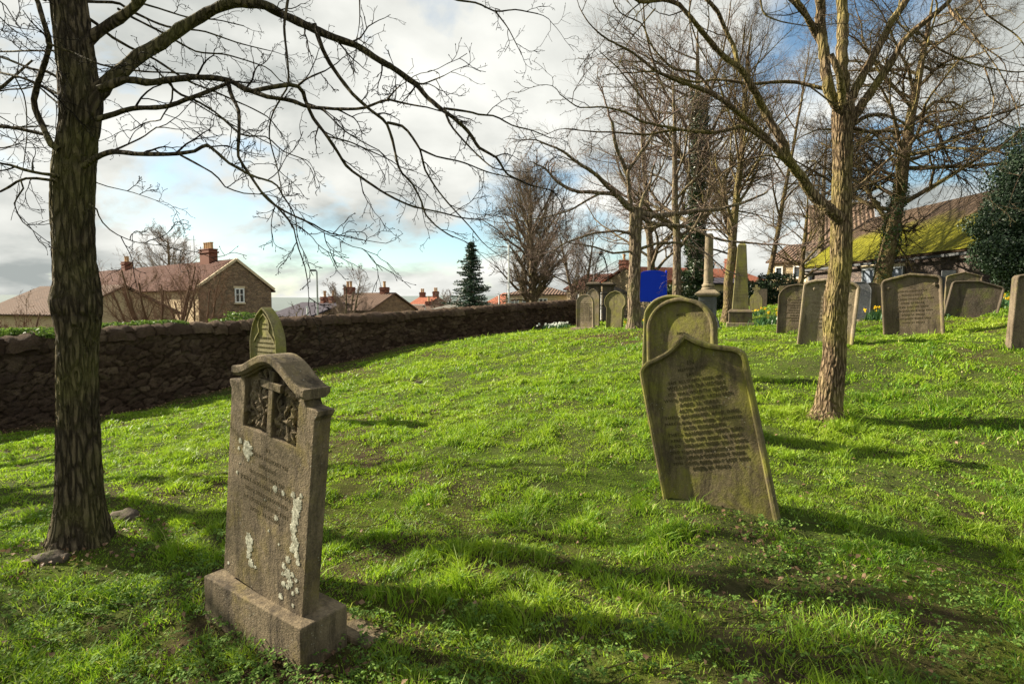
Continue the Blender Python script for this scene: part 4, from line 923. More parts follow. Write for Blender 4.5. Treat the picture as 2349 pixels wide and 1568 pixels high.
bmesh.ops.triangle_fill(bm, use_beauty=True, edges=es)
bmesh.ops.recalc_face_normals(bm, faces=bm.faces)
bevel(link('slab', bm_mesh(bm), M['stoneA'], tA_), .004, 2, 40)
# cap moulding
bm = bmesh.new(); rows = []
for x in np.linspace(-.266, .266, 33):
    z = capz(x) + .001; sl = (capz(x + .005) - capz(x - .005)) / .01; nx, nz = -sl / math.hypot(1, sl), 1 / math.hypot(1, sl)
    sec = [(-.002, -.012), (-.018, -.012), (-.030, .004), (-.030, .010), (-.030, .030), (-.024, .034), (tA + .020, .034), (tA + .024, .030), (tA + .024, .010), (tA + .002, -.012)]
    rows.append([bm.verts.new((x + nx * o, yf + y, z + nz * o)) for y, o in sec])
for a, b in zip(rows, rows[1:]):
    for i in range(len(a)): bm.faces.new((a[i], b[i], b[(i + 1) % len(a)], a[(i + 1) % len(a)]))
bm.faces.new(rows[0]); bm.faces.new(rows[-1][::-1]); bmesh.ops.recalc_face_normals(bm, faces=bm.faces)
bevel(link('cap', bm_mesh(bm), M['stoneA'], tA_), .003, 2, 40)
# cross
bm = bmesh.new(); T90 = Matrix.Identity(4)
box(bm, (0, yr - .018, pz0 - .002), (.034, .036, hA + .105 - pz0)); box(bm, (0, yr - .0195, hA + .018), (.150, .039, .036))
bevel(link('cross', bm_mesh(bm), M['stoneA'], tA_), .004, 2)
# carved ivy
rng = np.random.default_rng(8); bm = bmesh.new()
def carved_leaf(bm, c, L, a, tilt):
    n = 5; pts = [(0, -.1), (.42, .05), (.30, .30), (.62, .48), (.22, .55), (0, 1.0), (-.22, .55), (-.62, .48), (-.30, .30), (-.42, .05)]
    M_ = Matrix.Translation(c) @ Matrix.Rotation(a, 4, 'Y') @ Matrix.Rotation(tilt, 4, 'X') @ Matrix.Scale(L, 4)
    ctr = bm.verts.new(M_ @ Vector((0, -.32, .4))); vs = [bm.verts.new(M_ @ Vector((x, -.02 + (.18 if abs(x) > .5 else 0), z))) for x, z in pts]; lo = [bm.verts.new(M_ @ Vector((x * .8, .5, z * .85 + .05))) for x, z in pts]
    for i in range(len(vs)):
        j = (i + 1) % len(vs); bm.faces.new((vs[i], vs[j], ctr)); bm.faces.new((vs[i], lo[i], lo[j], vs[j]))
for sgn in (-1, 1):
    for i in range(13):
        for j in range(4):
            z = pz0 + .018 + i * .0245 + .008 * rng.normal(); x = sgn * (.042 + .045 * j + .009 * rng.normal())
            if abs(x) > pxh - .008 or abs(x) < .028 or z > capz(x) - .045: continue
            if abs(x) < .09 and hA - .01 < z < hA + .06: continue
            carved_leaf(bm, Vector((x, yr - .010, z)), .034 + .014 * rng.random(), rng.random() * 6.28, rng.normal() * .35)
    for i in range(3):
        p = [Vector((sgn * (.05 + .05 * i + .02 * math.sin(q * 9 + i)), yr - .014 - .006 * math.sin(q * 14), pz0 + .01 + q * (.28 - .05 * i))) for q in np.linspace(0, 1, 14)]
        for a, b in zip(p, p[1:]):
            dd = b - a; T = Matrix.Translation(a) @ dd.to_track_quat('Z', 'Y').to_matrix().to_4x4(); box(bm, (0, 0, 0), (.008, .008, dd.length), M=T)
bmesh.ops.recalc_face_normals(bm, faces=bm.faces)
link('carved_ivy', bm_mesh(bm), M['stoneA'], tA_)
link('inscription', text_mesh(['IN', 'LOVING MEMORY OF', 'WILLIAM', 'BELOVED SON OF', 'JOHN AND MARY WATSON', 'WHO WAS DROWNED', 'AT NORHAM JUNE 1904', 'AGED 21 YEARS'], hA - .27, .044, .028, yf=yf + .0004), M['ink3'], tA_)
# lichen blotches (x, z, r) on the front face, from photograph proportions
def lichen(bm, x, z, r, y, rng, sx=1.0):
    n = 40; c = bm.verts.new((x, y - .0022, z)); ph = rng.random() * 6.28; ring = []; lo = []
    for i in range(n):
        a = 6.283 * i / n; q = r * (1 + .10 * math.sin(3 * a + ph) + .07 * math.sin(7 * a + 2 * ph) + .10 * rng.normal()); ring.append(bm.verts.new((x + q * sx * math.cos(a), y - .0016, z + q * math.sin(a)))); lo.append(bm.verts.new((x + q * sx * 1.08 * math.cos(a), y + .0012, z + q * 1.08 * math.sin(a))))
    for i in range(n): bm.faces.new((c, ring[(i + 1) % n], ring[i])); bm.faces.new((ring[i], ring[(i + 1) % n], lo[(i + 1) % n], lo[i]))
SPOTS = [(-.155, .665, .036), (-.150, .635, .016), (-.215, .690, .013), (-.225, .650, .008), (-.148, .615, .006), (-.23, .53, .008), (.13, .545, .011), (.20, .56, .014), (.255, .575, .010), (.235, .53, .030), (.225, .49, .026), (.222, .45, .024), (.215, .41, .023), (.225, .37, .02), (.235, .335, .023), (.25, .30, .018), (.215, .315, .016), (.26, .27, .014), (.245, .35, .015), (.07, .545, .016), (.09, .415, .013),
         (-.11, .235, .028), (-.10, .20, .022), (-.105, .165, .018), (-.085, .125, .020), (-.115, .145, .007), (-.05, .12, .009), (.19, .255, .015), (.165, .215, .014), (.195, .19, .022), (.215, .155, .018), (.16, .175, .009), (.23, .20, .011), (.255, .185, .010), (.20, .13, .012), (.265, .14, .012), (.17, .13, .014), (.24, .115, .010), (.155, .065, .014), (.245, .06, .008), (-.27, .05, .007), (.04, .335, .006), (-.21, .58, .004), (.0, .47, .005), (.12, .30, .006)]
for x, z, r in SPOTS:
    bm = bmesh.new(); lichen(bm, x, z, r, yf - .0003, rng); bmesh.ops.recalc_face_normals(bm, faces=bm.faces); link('lichen_patch', bm_mesh(bm), M['lichen'], tA_)
for o in tA_.children:
    if o.name.split('.')[0] != 'plinth': o.data.transform(Matrix.Rotation(R(6.2), 4, 'Y'))
# low kerb behind plinth
b = at(800, 1420, 2.62); bm = bmesh.new(); box(bm, (0, 0, -.1), (.40, .14, .13)); o = thing('kerb_stone', 'low broken kerb stone in the grass right of the brown headstone plinth', 'kerb', (b.x, b.y, g1(b.x, b.y) - .01), (0, R(3), R(-31))); bevel(link('block', bm_mesh(worn(bm, .012, 9, 3)), M['stoneA'], o), .01)

# ------------------------------------------------------------------ B : leaning ogee stone with inscription
LB = ['IN', 'MEMORY OF', 'JANE', 'THE BELOVED WIFE OF', 'WILLIAM DAVISON', 'OF WALWORTH GATE', 'WHO DIED JUNE 14TH 1871', 'AGED 32 YEARS', 'ALSO MARGARET', 'THEIR DAUGHTER WHO DIED', 'MARCH 2ND 1875 AGED 15 MONTHS', 'ALSO ELIZABETH', 'THEIR DAUGHTER WHO DIED', 'APRIL 2ND 1875 AGED 12 YEARS', 'ALSO WILLIAM THEIR SON WHO', 'DIED MAY 21ST 1883 AGED 14 YEARS', 'ALSO JOHN CUTHBERT THEIR', 'SON WHO DIED MAY 21ST 1889', 'AGED 24 YEARS.']
SZ = [.052, .034, .040, .034, .044, .038, .036, .036, .036, .036, .030, .036, .036, .032, .034, .030, .034, .034, .034]
stone('leaning headstone with a pointed ogee top and long carved inscription', 1645, 1143, 3.84, prof_ogee(.735, 1.14, .93), .09, 25, -12.5, -2, 'stoneB', .040, .024, GH, dz=.065, lines=LB, lz=.92, ldz=.0405, lsize=[q * .9 for q in SZ], ink='ink', seed=1, part='slab')
stone('round-topped headstone with a raised rim, right behind the leaning inscribed stone', 1566, 958, 5.5, prof_round(.67, 1.22, .92), .10, 30, -3, -3, 'stoneB', .05, .03, GH, dz=.06, lines=['', '', 'WIFE', '', '', 'MOR'], lz=1.16, ldz=.06, lsize=.035, ink='ink', seed=2)
stone('round-topped headstone half hidden behind the round rimmed stone', 1536, 860, 7.6, prof_round(.74, 1.12, .80), .10, 27, 1, 0, 'stoneM', .05, .03, GH, seed=3)
# A2 lancet
LA = ['IN LOVING', 'MEMORY OF', '', 'MARGARET ANN', 'DAUGHTER OF GEORGE AND', 'MARY ROBINSON OF THIS TOWN', 'WHO DIED DECEMBER 10TH 1880', 'AGED 16 YEARS', 'ALSO THE ABOVE', 'GEORGE ROBINSON WHO DIED', 'MAY 10TH 1901 AGED 73 YEARS']
a2 = stone('mossy pointed-arch headstone with black inscription behind the carved brown stone', 619, 966, 7.1, prof_lancet(.62, 1.46, .96), .13, 33, 0, 0, 'stoneM', .032, .02, GH, lines=LA, lz=1.24, ldz=.058, lsize=[.024, .024, .03, .036, .024, .026, .024, .026, .024, .028, .026], ink='ink2', seed=4)
# trefoil tracery on A2
bm = bmesh.new(); hh = 1.47
for sg in (-1, 1):
    p = [(sg * (.245 - .03 * q - .10 * math.sin(q * 1.5)), .1402 + .88 + .12 * math.sin(q * 1.57)) for q in np.linspace(0, 1, 7)] + [(sg * (.095 + .03 * math.sin(q * 3.14)), 1.15 + .16 * q) for q in np.linspace(0, 1, 7)[1:]] + [(sg * .0, 1.38)]
    for a, b in zip(p, p[1:]):
        dd = Vector((b[0] - a[0], 0, b[1] - a[1])); box(bm, (0, 0, 0), (.016, .02, dd.length), M=Matrix.Translation((a[0], -.065 + .02, a[1])) @ dd.to_track_quat('Z', 'Y').to_matrix().to_4x4())
bevel(link('tracery', bm_mesh(bm), M['stoneM'], a2), .003)

def rosettes(t, ps, y, mt='stoneC', r=.035):
    bm = bmesh.new()
    for x, z in ps:
        c = bm.verts.new((x, y - .028, z)); ring = []
        for i in range(16):
            a = 6.283 * i / 16; q = r * (1 if i % 4 == 0 else .62 if i % 2 == 0 else .82); ring.append(bm.verts.new((x + q * math.cos(a), y - .012, z + q * math.sin(a))))
        lo = [bm.verts.new((v.co.x, y + .004, v.co.z)) for v in ring]
        for i in range(16): bm.faces.new((c, ring[(i + 1) % 16], ring[i])); bm.faces.new((ring[i], ring[(i + 1) % 16], lo[(i + 1) % 16], lo[i]))
    bmesh.ops.recalc_face_normals(bm, faces=bm.faces); link('rosettes', bm_mesh(bm), M[mt], t)
tx = ['IN', 'LOVING MEMORY OF', 'THOMAS HALL', 'WHO DIED MARCH 9TH 1884', 'AGED 61 YEARS', 'ALSO ANN HIS WIFE', 'WHO DIED MAY 2ND 1890', 'AGED 66 YEARS', 'ALSO JAMES THEIR SON', 'AGED 24 YEARS']
stone('wide pale headstone with a low peaked top and branch shadow across it', 2095, 770, 9.0, prof_peak(.80, .97, .84, .10), .11, 25, -4.5, 0, 'stoneC', .05, .03, GH, seed=5, lines=tx, lz=.74, ldz=.062, lsize=.036, ink='ink3')
rosettes([o for o in bpy.data.objects if o.parent is None and 'branch shadow across' in o.get('label', '')][0], [(-.30, .76), (.30, .76)], -.02)
stone('dark headstone tilted to the right with a low peaked top beside the daffodils', 2224, 721, 10.0, prof_peak(.74, .64, .54, .07), .12, 20, 10, -2, 'stoneD', .035, .02, GH, seed=6)
stone('tall headstone cut by the right picture edge', 2391, 797, 7.0, prof_peak(.72, .95, .86, .05), .12, 12, 2, 0, 'stoneC', .035, .02, GH, seed=7)
stone('broad headstone with rosettes standing behind the right tree trunk', 1892, 789, 8.5, prof_round(.74, .96, .84), .11, 24, 4, 0, 'stoneE', .05, .03, GH, seed=8, lines=tx, lz=.76, ldz=.06, lsize=.036, ink='ink3')
rosettes([o for o in bpy.data.objects if o.parent is None and 'with rosettes' in o.get('label', '')][0], [(-.22, .80), (-.06, .86), (.12, .86)], -.02, 'stoneE')
stone('plain round-arched headstone left of the rosette stone', 1826, 763, 10.0, prof_round(.62, .84, .60), .10, 22, 1, 0, 'stoneC', .03, .014, GH, seed=9, lines=tx, lz=.60, ldz=.045, lsize=.028, ink='ink3')
stone('square-shouldered headstone peeping out behind the plain round-arched one', 1824, 748, 11.2, prof_peak(.58, .86, .82, .02), .10, 22, -1, 0, 'stoneC', .0, .0, GH, seed=10)
stone('dark slate headstone with a pointed top just right of the right trunk', 1964, 732, 12.2, prof_lancet(.50, .86, .66), .07, 22, 1, 0, 'slate', .02, .006, GH, seed=11)
stone('mottled round-topped headstone right of the slate one', 1997, 730, 12.2, prof_round(.46, .82, .58), .09, 22, 0, 0, 'stoneC', .025, .01, GH, seed=12)
stone('low stone post with a square cap behind the mottled headstone', 2022, 716, 13.5, prof_peak(.30, .76, .74, .02), .25, 22, 0, 0, 'stoneM', .0, .0, GH, 'stone_post', seed=13)
gr = stone('polished black granite headstone with a peaked top and base', 2147, 702, 14.0, prof_peak(.46, .84, .72, .03), .09, 15, 0, 0, 'granite', .0, .0, GH, seed=14)
bm = bmesh.new(); box(bm, (0, 0, -.1), (.62, .26, .24)); bevel(link('base', bm_mesh(bm), M['granite'], gr), .008)
stone('narrow grey slab peeping out between the black and the peaked stones', 2172, 702, 15.2, prof_peak(.30, .80, .79, .02), .08, 15, 0, 0, 'slate', .0, .0, GH, seed=15)
stone('rough peaked headstone behind the tilted dark one', 2206, 701, 13.0, prof_peak(.66, .84, .72, .06), .10, 18, 1, 0, 'stoneC', .035, .014, GH, seed=16)
s1 = stone('small round-topped headstone with a sloping ledge near the wall end', 1343, 754, 17.0, prof_round(.55, 1.08, .82), .11, 22, -1, 0, 'stoneE', .03, .012, GH, seed=17, lines=tx, lz=.84, ldz=.06, lsize=.036, ink='ink3')
bm = bmesh.new(); box(bm, (0, -.12, -.1), (.80, .42, .20), taper=.85); bevel(link('ledge', bm_mesh(bm), M['stoneE'], s1), .008)
s2 = stone('waisted headstone with a broad pointed head between the wall end and the knobbly tree', 1409, 752, 17.0, [(.25, 0), (.25, .50), (.26, .60), (.33, .70), (.34, .74), (.33, .86), (.27, .97), (.15, 1.07), (0, 1.12), (-.15, 1.07), (-.27, .97), (-.33, .86), (-.34, .74), (-.33, .70), (-.26, .60), (-.25, .50), (-.25, 0)], .12, 24, 1, -3, 'stoneM', .03, .02, GH, seed=18)
stone('small pointed headstone behind the round-topped one by the gate pillars', 1360, 747, 19.5, prof_lancet(.46, 1.28, .95), .1, 22, 0, 0, 'stoneE', .02, .01, GH, seed=19)
s3 = stone('small shouldered headstone with a stone cross on top, right of the obelisk', 1734, 713, 19.5, [(.19, 0), (.20, .40), (.16, .50), (.09, .56), (.06, .66), (.06, .70), (.12, .70), (.12, .78), (.05, .78), (.04, .88), (-.04, .88), (-.05, .78), (-.12, .78), (-.12, .70), (-.06, .70), (-.06, .66), (-.09, .56), (-.16, .50), (-.20, .40), (-.19, 0)], .1, 22, 0, 0, 'stoneM', .0, .0, GH, seed=20)
stone('dark square headstone in the shade of the evergreen bush', 1748, 708, 20.5, prof_peak(.32, .68, .66, .02), .09, 22, 0, 0, 'stoneD', .0, .0, GH, seed=21)
# kerb stone / fallen stone
b = at(1966, 738, 11.6); o = thing('fallen_stone', 'pale lumpy fallen stone at the foot of the slate headstone', 'stone', (b.x, b.y, g1(b.x, b.y)), (0, 0, R(10)))
bm = bmesh.new(); bmesh.ops.create_icosphere(bm, subdivisions=3, radius=1)
for v in bm.verts: v.co = Vector((v.co.x * .17, v.co.y * .12, v.co.z * .06)) + mnoise.noise_vector(v.co * 2.5) * .03
link('boulder', bm_mesh(bm, smooth=True), M['stoneE'], o)

# column monument
b = at(1622, 762, 14.0); b.z = g1(b.x, b.y); c0 = thing('column_monument', 'stone column on a stepped inscribed pedestal', 'monument', tuple(b), (0, 0, R(-22)))
bm = bmesh.new(); z = -.1
for s_, e_, h_, tp_ in ((.66, .66, .20, .98), (.56, .56, .14, .96), (.50, .50, .10, .84)): box(bm, (0, 0, z), (s_, e_, h_), taper=tp_); z += h_ - .001
link('steps', bm_mesh(bm), M['slate'], c0)
bm = bmesh.new(); box(bm, (0, 0, z), (.40, .40, .50)); bevel(link('pedestal', bm_mesh(bm), M['slate'], c0), .01); zc = z + .5
link('inscription', text_mesh(['SACRED', 'TO THE MEMORY OF', 'GEORGE FORSTER', 'WHO DIED 1869', 'AGED 70 YEARS', 'ALSO OF MARY', 'HIS WIFE', 'AGED 72'], zc - .07, .055, .032, yf=-.2005), M['ink2'], c0)
bm = bmesh.new(); box(bm, (0, 0, zc), (.44, .44, .04), taper=1.2); box(bm, (0, 0, zc + .041), (.56, .56, .05)); box(bm, (0, 0, zc + .092), (.54, .54, .08), taper=.62); bevel(link('cornice', bm_mesh(bm), M['stoneE'], c0), .006); zc += .17
bm = bmesh.new(); lathe(bm, [(.16, zc - .01), (.16, zc + .04), (.13, zc + .06), (.15, zc + .09), (.15, zc + .12), (.115, zc + .15), (.115, zc + .17), (.108, zc + .20), (.095, zc + 1.28), (.10, zc + 1.30), (.075, zc + 1.36)], n=28)
link('column_shaft', bm_mesh(bm, smooth=False), M['stoneE'], c0)
# obelisk
b = at(1697, 748, 16.0); b.z = g1(b.x, b.y); c0 = thing('obelisk', 'tapering mossy stone obelisk on a square base', 'monument', tuple(b), (0, 0, R(-20)))
bm = bmesh.new(); box(bm, (0, 0, -.12), (.74, .74, .26), taper=.95); bevel(link('plinth', bm_mesh(worn(bm, .01, 5)), M['stoneE'], c0), .012)
bm = bmesh.new(); box(bm, (0, 0, .139), (.60, .60, .27)); box(bm, (0, 0, .4105), (.64, .64, .04)); box(bm, (0, 0, .4515), (.62, .62, .06), taper=.8); bevel(link('base', bm_mesh(bm), M['stoneC'], c0), .01)
bm = bmesh.new(); box(bm, (0, 0, .512), (.43, .43, 1.78), taper=.52); box(bm, (0, 0, 2.293), (.222, .222, .08), taper=.2); bevel(link('shaft', bm_mesh(bm), M['stoneM'], c0), .008)
T = text_mesh(['IN', 'MEMORY OF', 'ROBERT WATT', 'WHO DIED', 'JUNE 4TH 1878', 'AGED 58 YEARS', '', 'ALSO JANE', 'WIFE OF THE', 'ABOVE WHO', 'DIED APRIL 9TH', '1889 AGED', '68 YEARS'], 0, .085, .042, yf=0)
T.transform(Matrix.Translation((0, -.161, 1.75)) @ Matrix.Rotation(-math.atan(.1032 / 1.78), 4, 'X')); link('inscription', T, M['ink2'], c0)

# gate pillars, overthrow, gates
GP = 'gate pillars at the churchyard entrance'
for i, (px, d_, lab) in enumerate(((1363, 23.5, 'left gate pillar with a moulded cap at the end of the wall'), (1394, 25.0, 'right gate pillar with a moulded cap by the iron gate'))):
    b = at(px, 738, d_); b.z = g1(b.x, b.y); H = at(px, 657, d_).z - b.z; t = thing('gate_pillar', lab, 'pillar', tuple(b), (0, 0, R(-20)), GP)
    bm = bmesh.new(); box(bm, (0, 0, -.2), (.44, .44, H + .2)); bevel(link('shaft', bm_mesh(bm), M['stoneD'], t), .01)
    bm = bmesh.new(); box(bm, (0, 0, H + .001), (.46, .46, .05), taper=1.25); box(bm, (0, 0, H + .052), (.62, .62, .06)); box(bm, (0, 0, H + .113), (.58, .58, .07), taper=.7); bevel(link('cap', bm_mesh(bm), M['stoneD'], t), .008)
pa, pb = at(1361, 645, 23.5), at(1396, 650, 25.0); mid = (pa + pb) / 2; apx = at(1378, 583, 24.2)
t = thing('gate_overthrow', 'thin iron arch carrying a lantern ring above the gate pillars', 'arch', tuple(mid))
for off_, nm in ((0, 'arch_bar'), (.09, 'arch_bar')):
    P = []
    for q in np.linspace(0, 1, 17):
        a = math.pi * q; e = pa.lerp(pb, q); h_ = math.sin(a) ** .6 * (apx.z - mid.z - off_); P.append((e.x, e.y, pa.z + h_))
    link(nm, tubes_mesh(nm, [(np.array([P]), np.full((1, 17), .018), 6)], mid), M['black'], t)
bm = bmesh.new(); bmesh.ops.create_uvsphere(bm, u_segments=10, v_segments=8, radius=.10, matrix=Matrix.Translation(apx - mid + Vector((0, 0, .05)))); link('lantern', bm_mesh(bm, smooth=True), M['black'], t)
b = at(1379, 738, 24.2); b.z = g1(b.x, b.y); t = thing('iron_gate', 'black iron bar gate between the pillars', 'gate', tuple(b), (0, 0, R(60)))
bm = bmesh.new()
for i in range(9): box(bm, (-.6 + .15 * i, 0, .08), (.022, .022, 1.25))
for z in (.08, .7, 1.2): box(bm, (0, 0, z), (1.24, .03, .035))
link('bars', bm_mesh(bm), M['black'], t)
t = thing('iron_railing', 'black iron railing right of the gate pillars', 'railing', tuple(at(1422, 738, 25.5))); bm = bmesh.new()
for i in range(14): box(bm, (-.5 + .11 * i, 0, 0), (.02, .02, 1.35))
for z in (.25, .75, 1.25): box(bm, (.22, 0, z), (1.5, .025, .03))
link('bars', bm_mesh(bm), M['black'], t)

# blue notice board
b = at(1496, 735, 20.0); b.z = g1(b.x, b.y); t = thing('notice_board', 'plain blue notice board with a curved top on two posts', 'notice board', tuple(b), (0, 0, R(-6)))
zb = at(1496, 692, 20).z - b.z; zt = at(1496, 628, 20).z - b.z; hw = .43
bm = bmesh.new(); pts = [(hw, zb), (hw, zt)] + [(hw * math.cos(a), zt + .12 * math.sin(a) ** .8) for a in np.linspace(.05, math.pi - .05, 13)] + [(-hw, zt), (-hw, zb)]
f_ = [bm.verts.new((x, -.03, z)) for x, z in pts]; k_ = [bm.verts.new((x, .03, z)) for x, z in pts]; bm.faces.new(f_[::-1]); bm.faces.new(k_)
for i in range(len(pts)): bm.faces.new((f_[i], f_[(i + 1) % len(pts)], k_[(i + 1) % len(pts)], k_[i]))
bmesh.ops.recalc_face_normals(bm, faces=bm.faces); bevel(link('board', bm_mesh(bm), M['blue'], t), .008)
for x in (-hw - .028, hw + .028):
    bm = bmesh.new(); box(bm, (x, 0, -.1), (.05, .07, zt + .13)); lathe(bm, [(.02, zt + .03), (.033, zt + .06), (.033, zt + .09), (.01, zt + .12)], (x, 0, 0), 10); link('post', bm_mesh(bm), M['blue'], t)
b = at(1480, 735, 21.0); b.z = g1(b.x, b.y); t = thing('stone_steps', 'low stacked stone blocks under the blue notice board', 'steps', tuple(b), (0, 0, R(-6))); bm = bmesh.new()
box(bm, (.15, 0, -.1), (1.3, .5, .42)); box(bm, (-.25, -.05, .321), (.34, .3, .2)); bevel(link('blocks', bm_mesh(worn(bm, .01, 5)), M['stoneE'], t), .02)

# ------------------------------------------------------------------ lamp posts
def lamp(px, ytop, ybase, d, label, mt='metal', arm=.35):
    b = at(px, ybase, d); b.z = min(b.z, g1(b.x, b.y)); zt = at(px, ytop, d).z - b.z; t = thing('street_lamp', label, 'street lamp', tuple(b), (0, 0, 0), 'street lamps beyond the wall')
    bm = bmesh.new(); lathe(bm, [(.09, -.2), (.09, 1.0), (.055, 1.05), (.045, zt - .05), (.03, zt)], n=12); link('pole', bm_mesh(bm, smooth=False), M[mt], t)
    bm = bmesh.new(); box(bm, (-arm / 2, 0, zt), (arm, .16, .09), taper=.7); link('lamp_head', bm_mesh(bm), M['black' if mt == 'metal' else 'white'], t)
lamp(729, 622, 722, 30, 'grey street lamp between the cottage and the twin-chimneyed house')
lamp(1167, 557, 705, 33, 'pale tall street lamp just right of the spruce', 'white', .2)
lamp(706, 706, 745, 27, 'short pale post before the slate roofs', 'white', .05)
lamp(976, 704, 740, 40, 'small far street lamp before the brown roofs', 'metal', .2)
lamp(1145, 676, 712, 36, 'short white post before the red modern roof', 'white', .05)

# ------------------------------------------------------------------ houses
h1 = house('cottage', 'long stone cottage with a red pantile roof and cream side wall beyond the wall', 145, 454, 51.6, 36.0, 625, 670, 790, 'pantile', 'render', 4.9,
      chims=((.86, 1.35, .85, 4), (.30, .8, .6, 2)))
A = at(454, 659, 36.0); B = at(621, 652, 39.9); off = np.array(h1.location)
v = (B - A); v.z = 0; v.normalize(); gm = (A + B) / 2
bm = bmesh.new(); nv = Vector((v.y, -v.x, 0)) * .05; o = Vector(off); zl = A.z
P = [A + nv, B + nv]; P[1].z = zl; apex = (P[0] + P[1]) / 2; apex.z = zl + 45 / FP * 54 - .06
lo = [Vector((p.x, p.y, o.z)) for p in P]
fr = [lo[0], lo[1], P[1], apex, P[0]]; bk = [q - nv * 1.5 for q in fr]
vf = [bm.verts.new(q - o) for q in fr]; vb = [bm.verts.new(q - o) for q in bk]; bm.faces.new(vf); bm.faces.new(vb[::-1])
for i in range(5): bm.faces.new((vf[i], vf[(i + 1) % 5], vb[(i + 1) % 5], vb[i]))
bmesh.ops.recalc_face_normals(bm, faces=bm.faces); link('gable_wall', bm_mesh(bm), M['rubble'], h1)
wc = A.lerp(B, .53) + nv * 1.4; wc.z = at(541, 694, 38).z; window(tuple(wc), .62, .95, math.atan2(v.y, v.x), h1, tuple(off), 2)
bm = bmesh.new(); T = Matrix.Translation(apex - o + Vector((0, 0, .02))); # verge boards
for e in P:
    dd = (e - apex) * 1.08; dd.z = (e.z - apex.z) * 1.08; box(bm, (0, 0, 0), (.12, .16, dd.length), M=Matrix.Translation(apex - o + nv * 1.5 + Vector((0, 0, .10))) @ dd.to_track_quat('Z', 'Y').to_matrix().to_4x4())
link('verge', bm_mesh(bm), M['render2'], h1)
bm = bmesh.new(); c = at(446, 585, 39) - o; box(bm, c, (.03, .03, 1.3)); box(bm, c + Vector((-.2, 0, 1.0)), (.7, .02, .02)); link('aerial', bm_mesh(bm), M['metal'], h1)
house('outbuilding', 'low brown-roofed outbuilding left of the big left trunk', -40, 150, 30, 27, 662, 716, 790, 'tile_brown', 'render', 5.5)
house('house', 'dark slate-roofed house nearest right of the cottage gable', 618, 712, 44, 41, 697, 724, 760, 'tile_slate', 'rubble', 6, chims=((.55, .4, .45, 1), (.75, .4, .5, 1)))
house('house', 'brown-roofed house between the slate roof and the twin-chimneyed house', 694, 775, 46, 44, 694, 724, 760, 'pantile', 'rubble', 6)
house('house', 'brown-roofed house with a brick chimney at each end', 742, 852, 44, 42, 675, 709, 760, 'tile_brown', 'rubble', 5.5, chims=((.04, .7, .5, 2), (.80, .5, .45, 1)), hip=0)
house('house', 'low long brown-roofed building right of the twin-chimneyed house', 858, 935, 60, 58, 700, 716, 750, 'tile_grey', 'render', 6)
house('house', 'brown-roofed building in front of the small red roof', 880, 985, 52, 50, 703, 722, 750, 'tile_brown', 'render', 6, chims=((.6, .4, .4, 1),))
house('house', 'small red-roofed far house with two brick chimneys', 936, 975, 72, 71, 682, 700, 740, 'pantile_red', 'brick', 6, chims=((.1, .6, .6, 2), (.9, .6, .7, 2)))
house('house', 'grey hip-roofed bungalow close behind the wall left of the spruce', 1000, 1078, 36, 35, 690, 709, 750, 'tile_grey', 'render2', 5.5, hip=1.2)
house('house', 'modern house with a plain bright red roof right of the spruce', 1116, 1162, 48, 47, 674, 696, 740, 'pantile_red', 'render2', 6)
house('house', 'pale two-window house with a brown hipped roof behind the round tree', 1160, 1300, 46, 45, 661, 676, 730, 'tile_brown', 'render2', 6, hip=1.6, wins=((.15, 1.0, .7, .7, 2), (.40, 1.0, 1.2, .7, 2), (.62, 1.0, .7, .7, 2)))
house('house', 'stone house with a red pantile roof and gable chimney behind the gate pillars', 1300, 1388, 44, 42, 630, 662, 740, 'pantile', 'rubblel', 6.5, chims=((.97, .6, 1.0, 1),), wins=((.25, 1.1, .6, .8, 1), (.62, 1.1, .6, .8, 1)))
house('house', 'low tan-roofed building with white glazing right of the gate pillars', 1404, 1475, 36, 36, 645, 668, 740, 'tile_grey', 'white', 5, wins=((.3, 1.1, .7, .9, 2), (.6, 1.1, .7, .9, 2), (.85, 1.1, .7, .9, 2)))
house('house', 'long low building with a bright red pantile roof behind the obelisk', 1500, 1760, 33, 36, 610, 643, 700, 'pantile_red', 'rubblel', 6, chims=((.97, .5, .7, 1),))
house('house', 'grey-gabled shed in front of the red pantile roof', 1620, 1700, 29, 29, 638, 650, 700, 'tile_slate', 'render2', 3)
house('house', 'tan stone house with a brown roof left of the cream cottage', 1765, 1862, 40, 38, 560, 600, 680, 'tile_brown', 'rubblel', 7, wins=((.25, 1.2, .5, .8, 1), (.7, 1.2, .6, .8, 1)))
house('house', 'cream cottage with grey roof and pale windows left of the right trunk', 1850, 1965, 32, 31, 575, 626, 680, 'tile_grey', 'render2', 6, wins=((.18, .95, .7, .8, 2), (.42, .95, .5, .8, 2), (.7, .95, .5, .8, 2)))
house('house', 'tall pinkish-roofed building rising behind the mossy roof', 1855, 2010, 46, 44, 468, 590, 680, 'tile_pink', 'rubblel', 9)
hm = house('barn', 'long low rubble barn with a steep moss-covered roof at the right', 1850, 2420, 32.5, 17.8, 516, 608, 680, 'tile_moss', 'rubbled', 7.0)
A = at(1850, 608, 32.5); B = at(2420, 608, 17.8); B.z = A.z; u_ = (B - A); u_.z = 0; u_.normalize(); rz = math.atan2(u_.y, u_.x)
def onbarn(px):
    # intersection of the pixel ray with the barn front
    k_ = (px - CX) / FP; t_ = (A.x - k_ * A.y) / (k_ * u_.y - u_.x); return A + u_ * t_
for px, w_ in ((1992, .95), (2052, 1.1)):
    c = onbarn(px); c.z = at(px, 662, c.y).z; window(tuple(c - Vector((0.03, 0, 0))), w_, .95, rz, hm, tuple(hm.location), 1, 'metal', 'door', 'shutter')
c = onbarn(2112); c.z = at(2112, 640, c.y).z - .9; bm = bmesh.new()
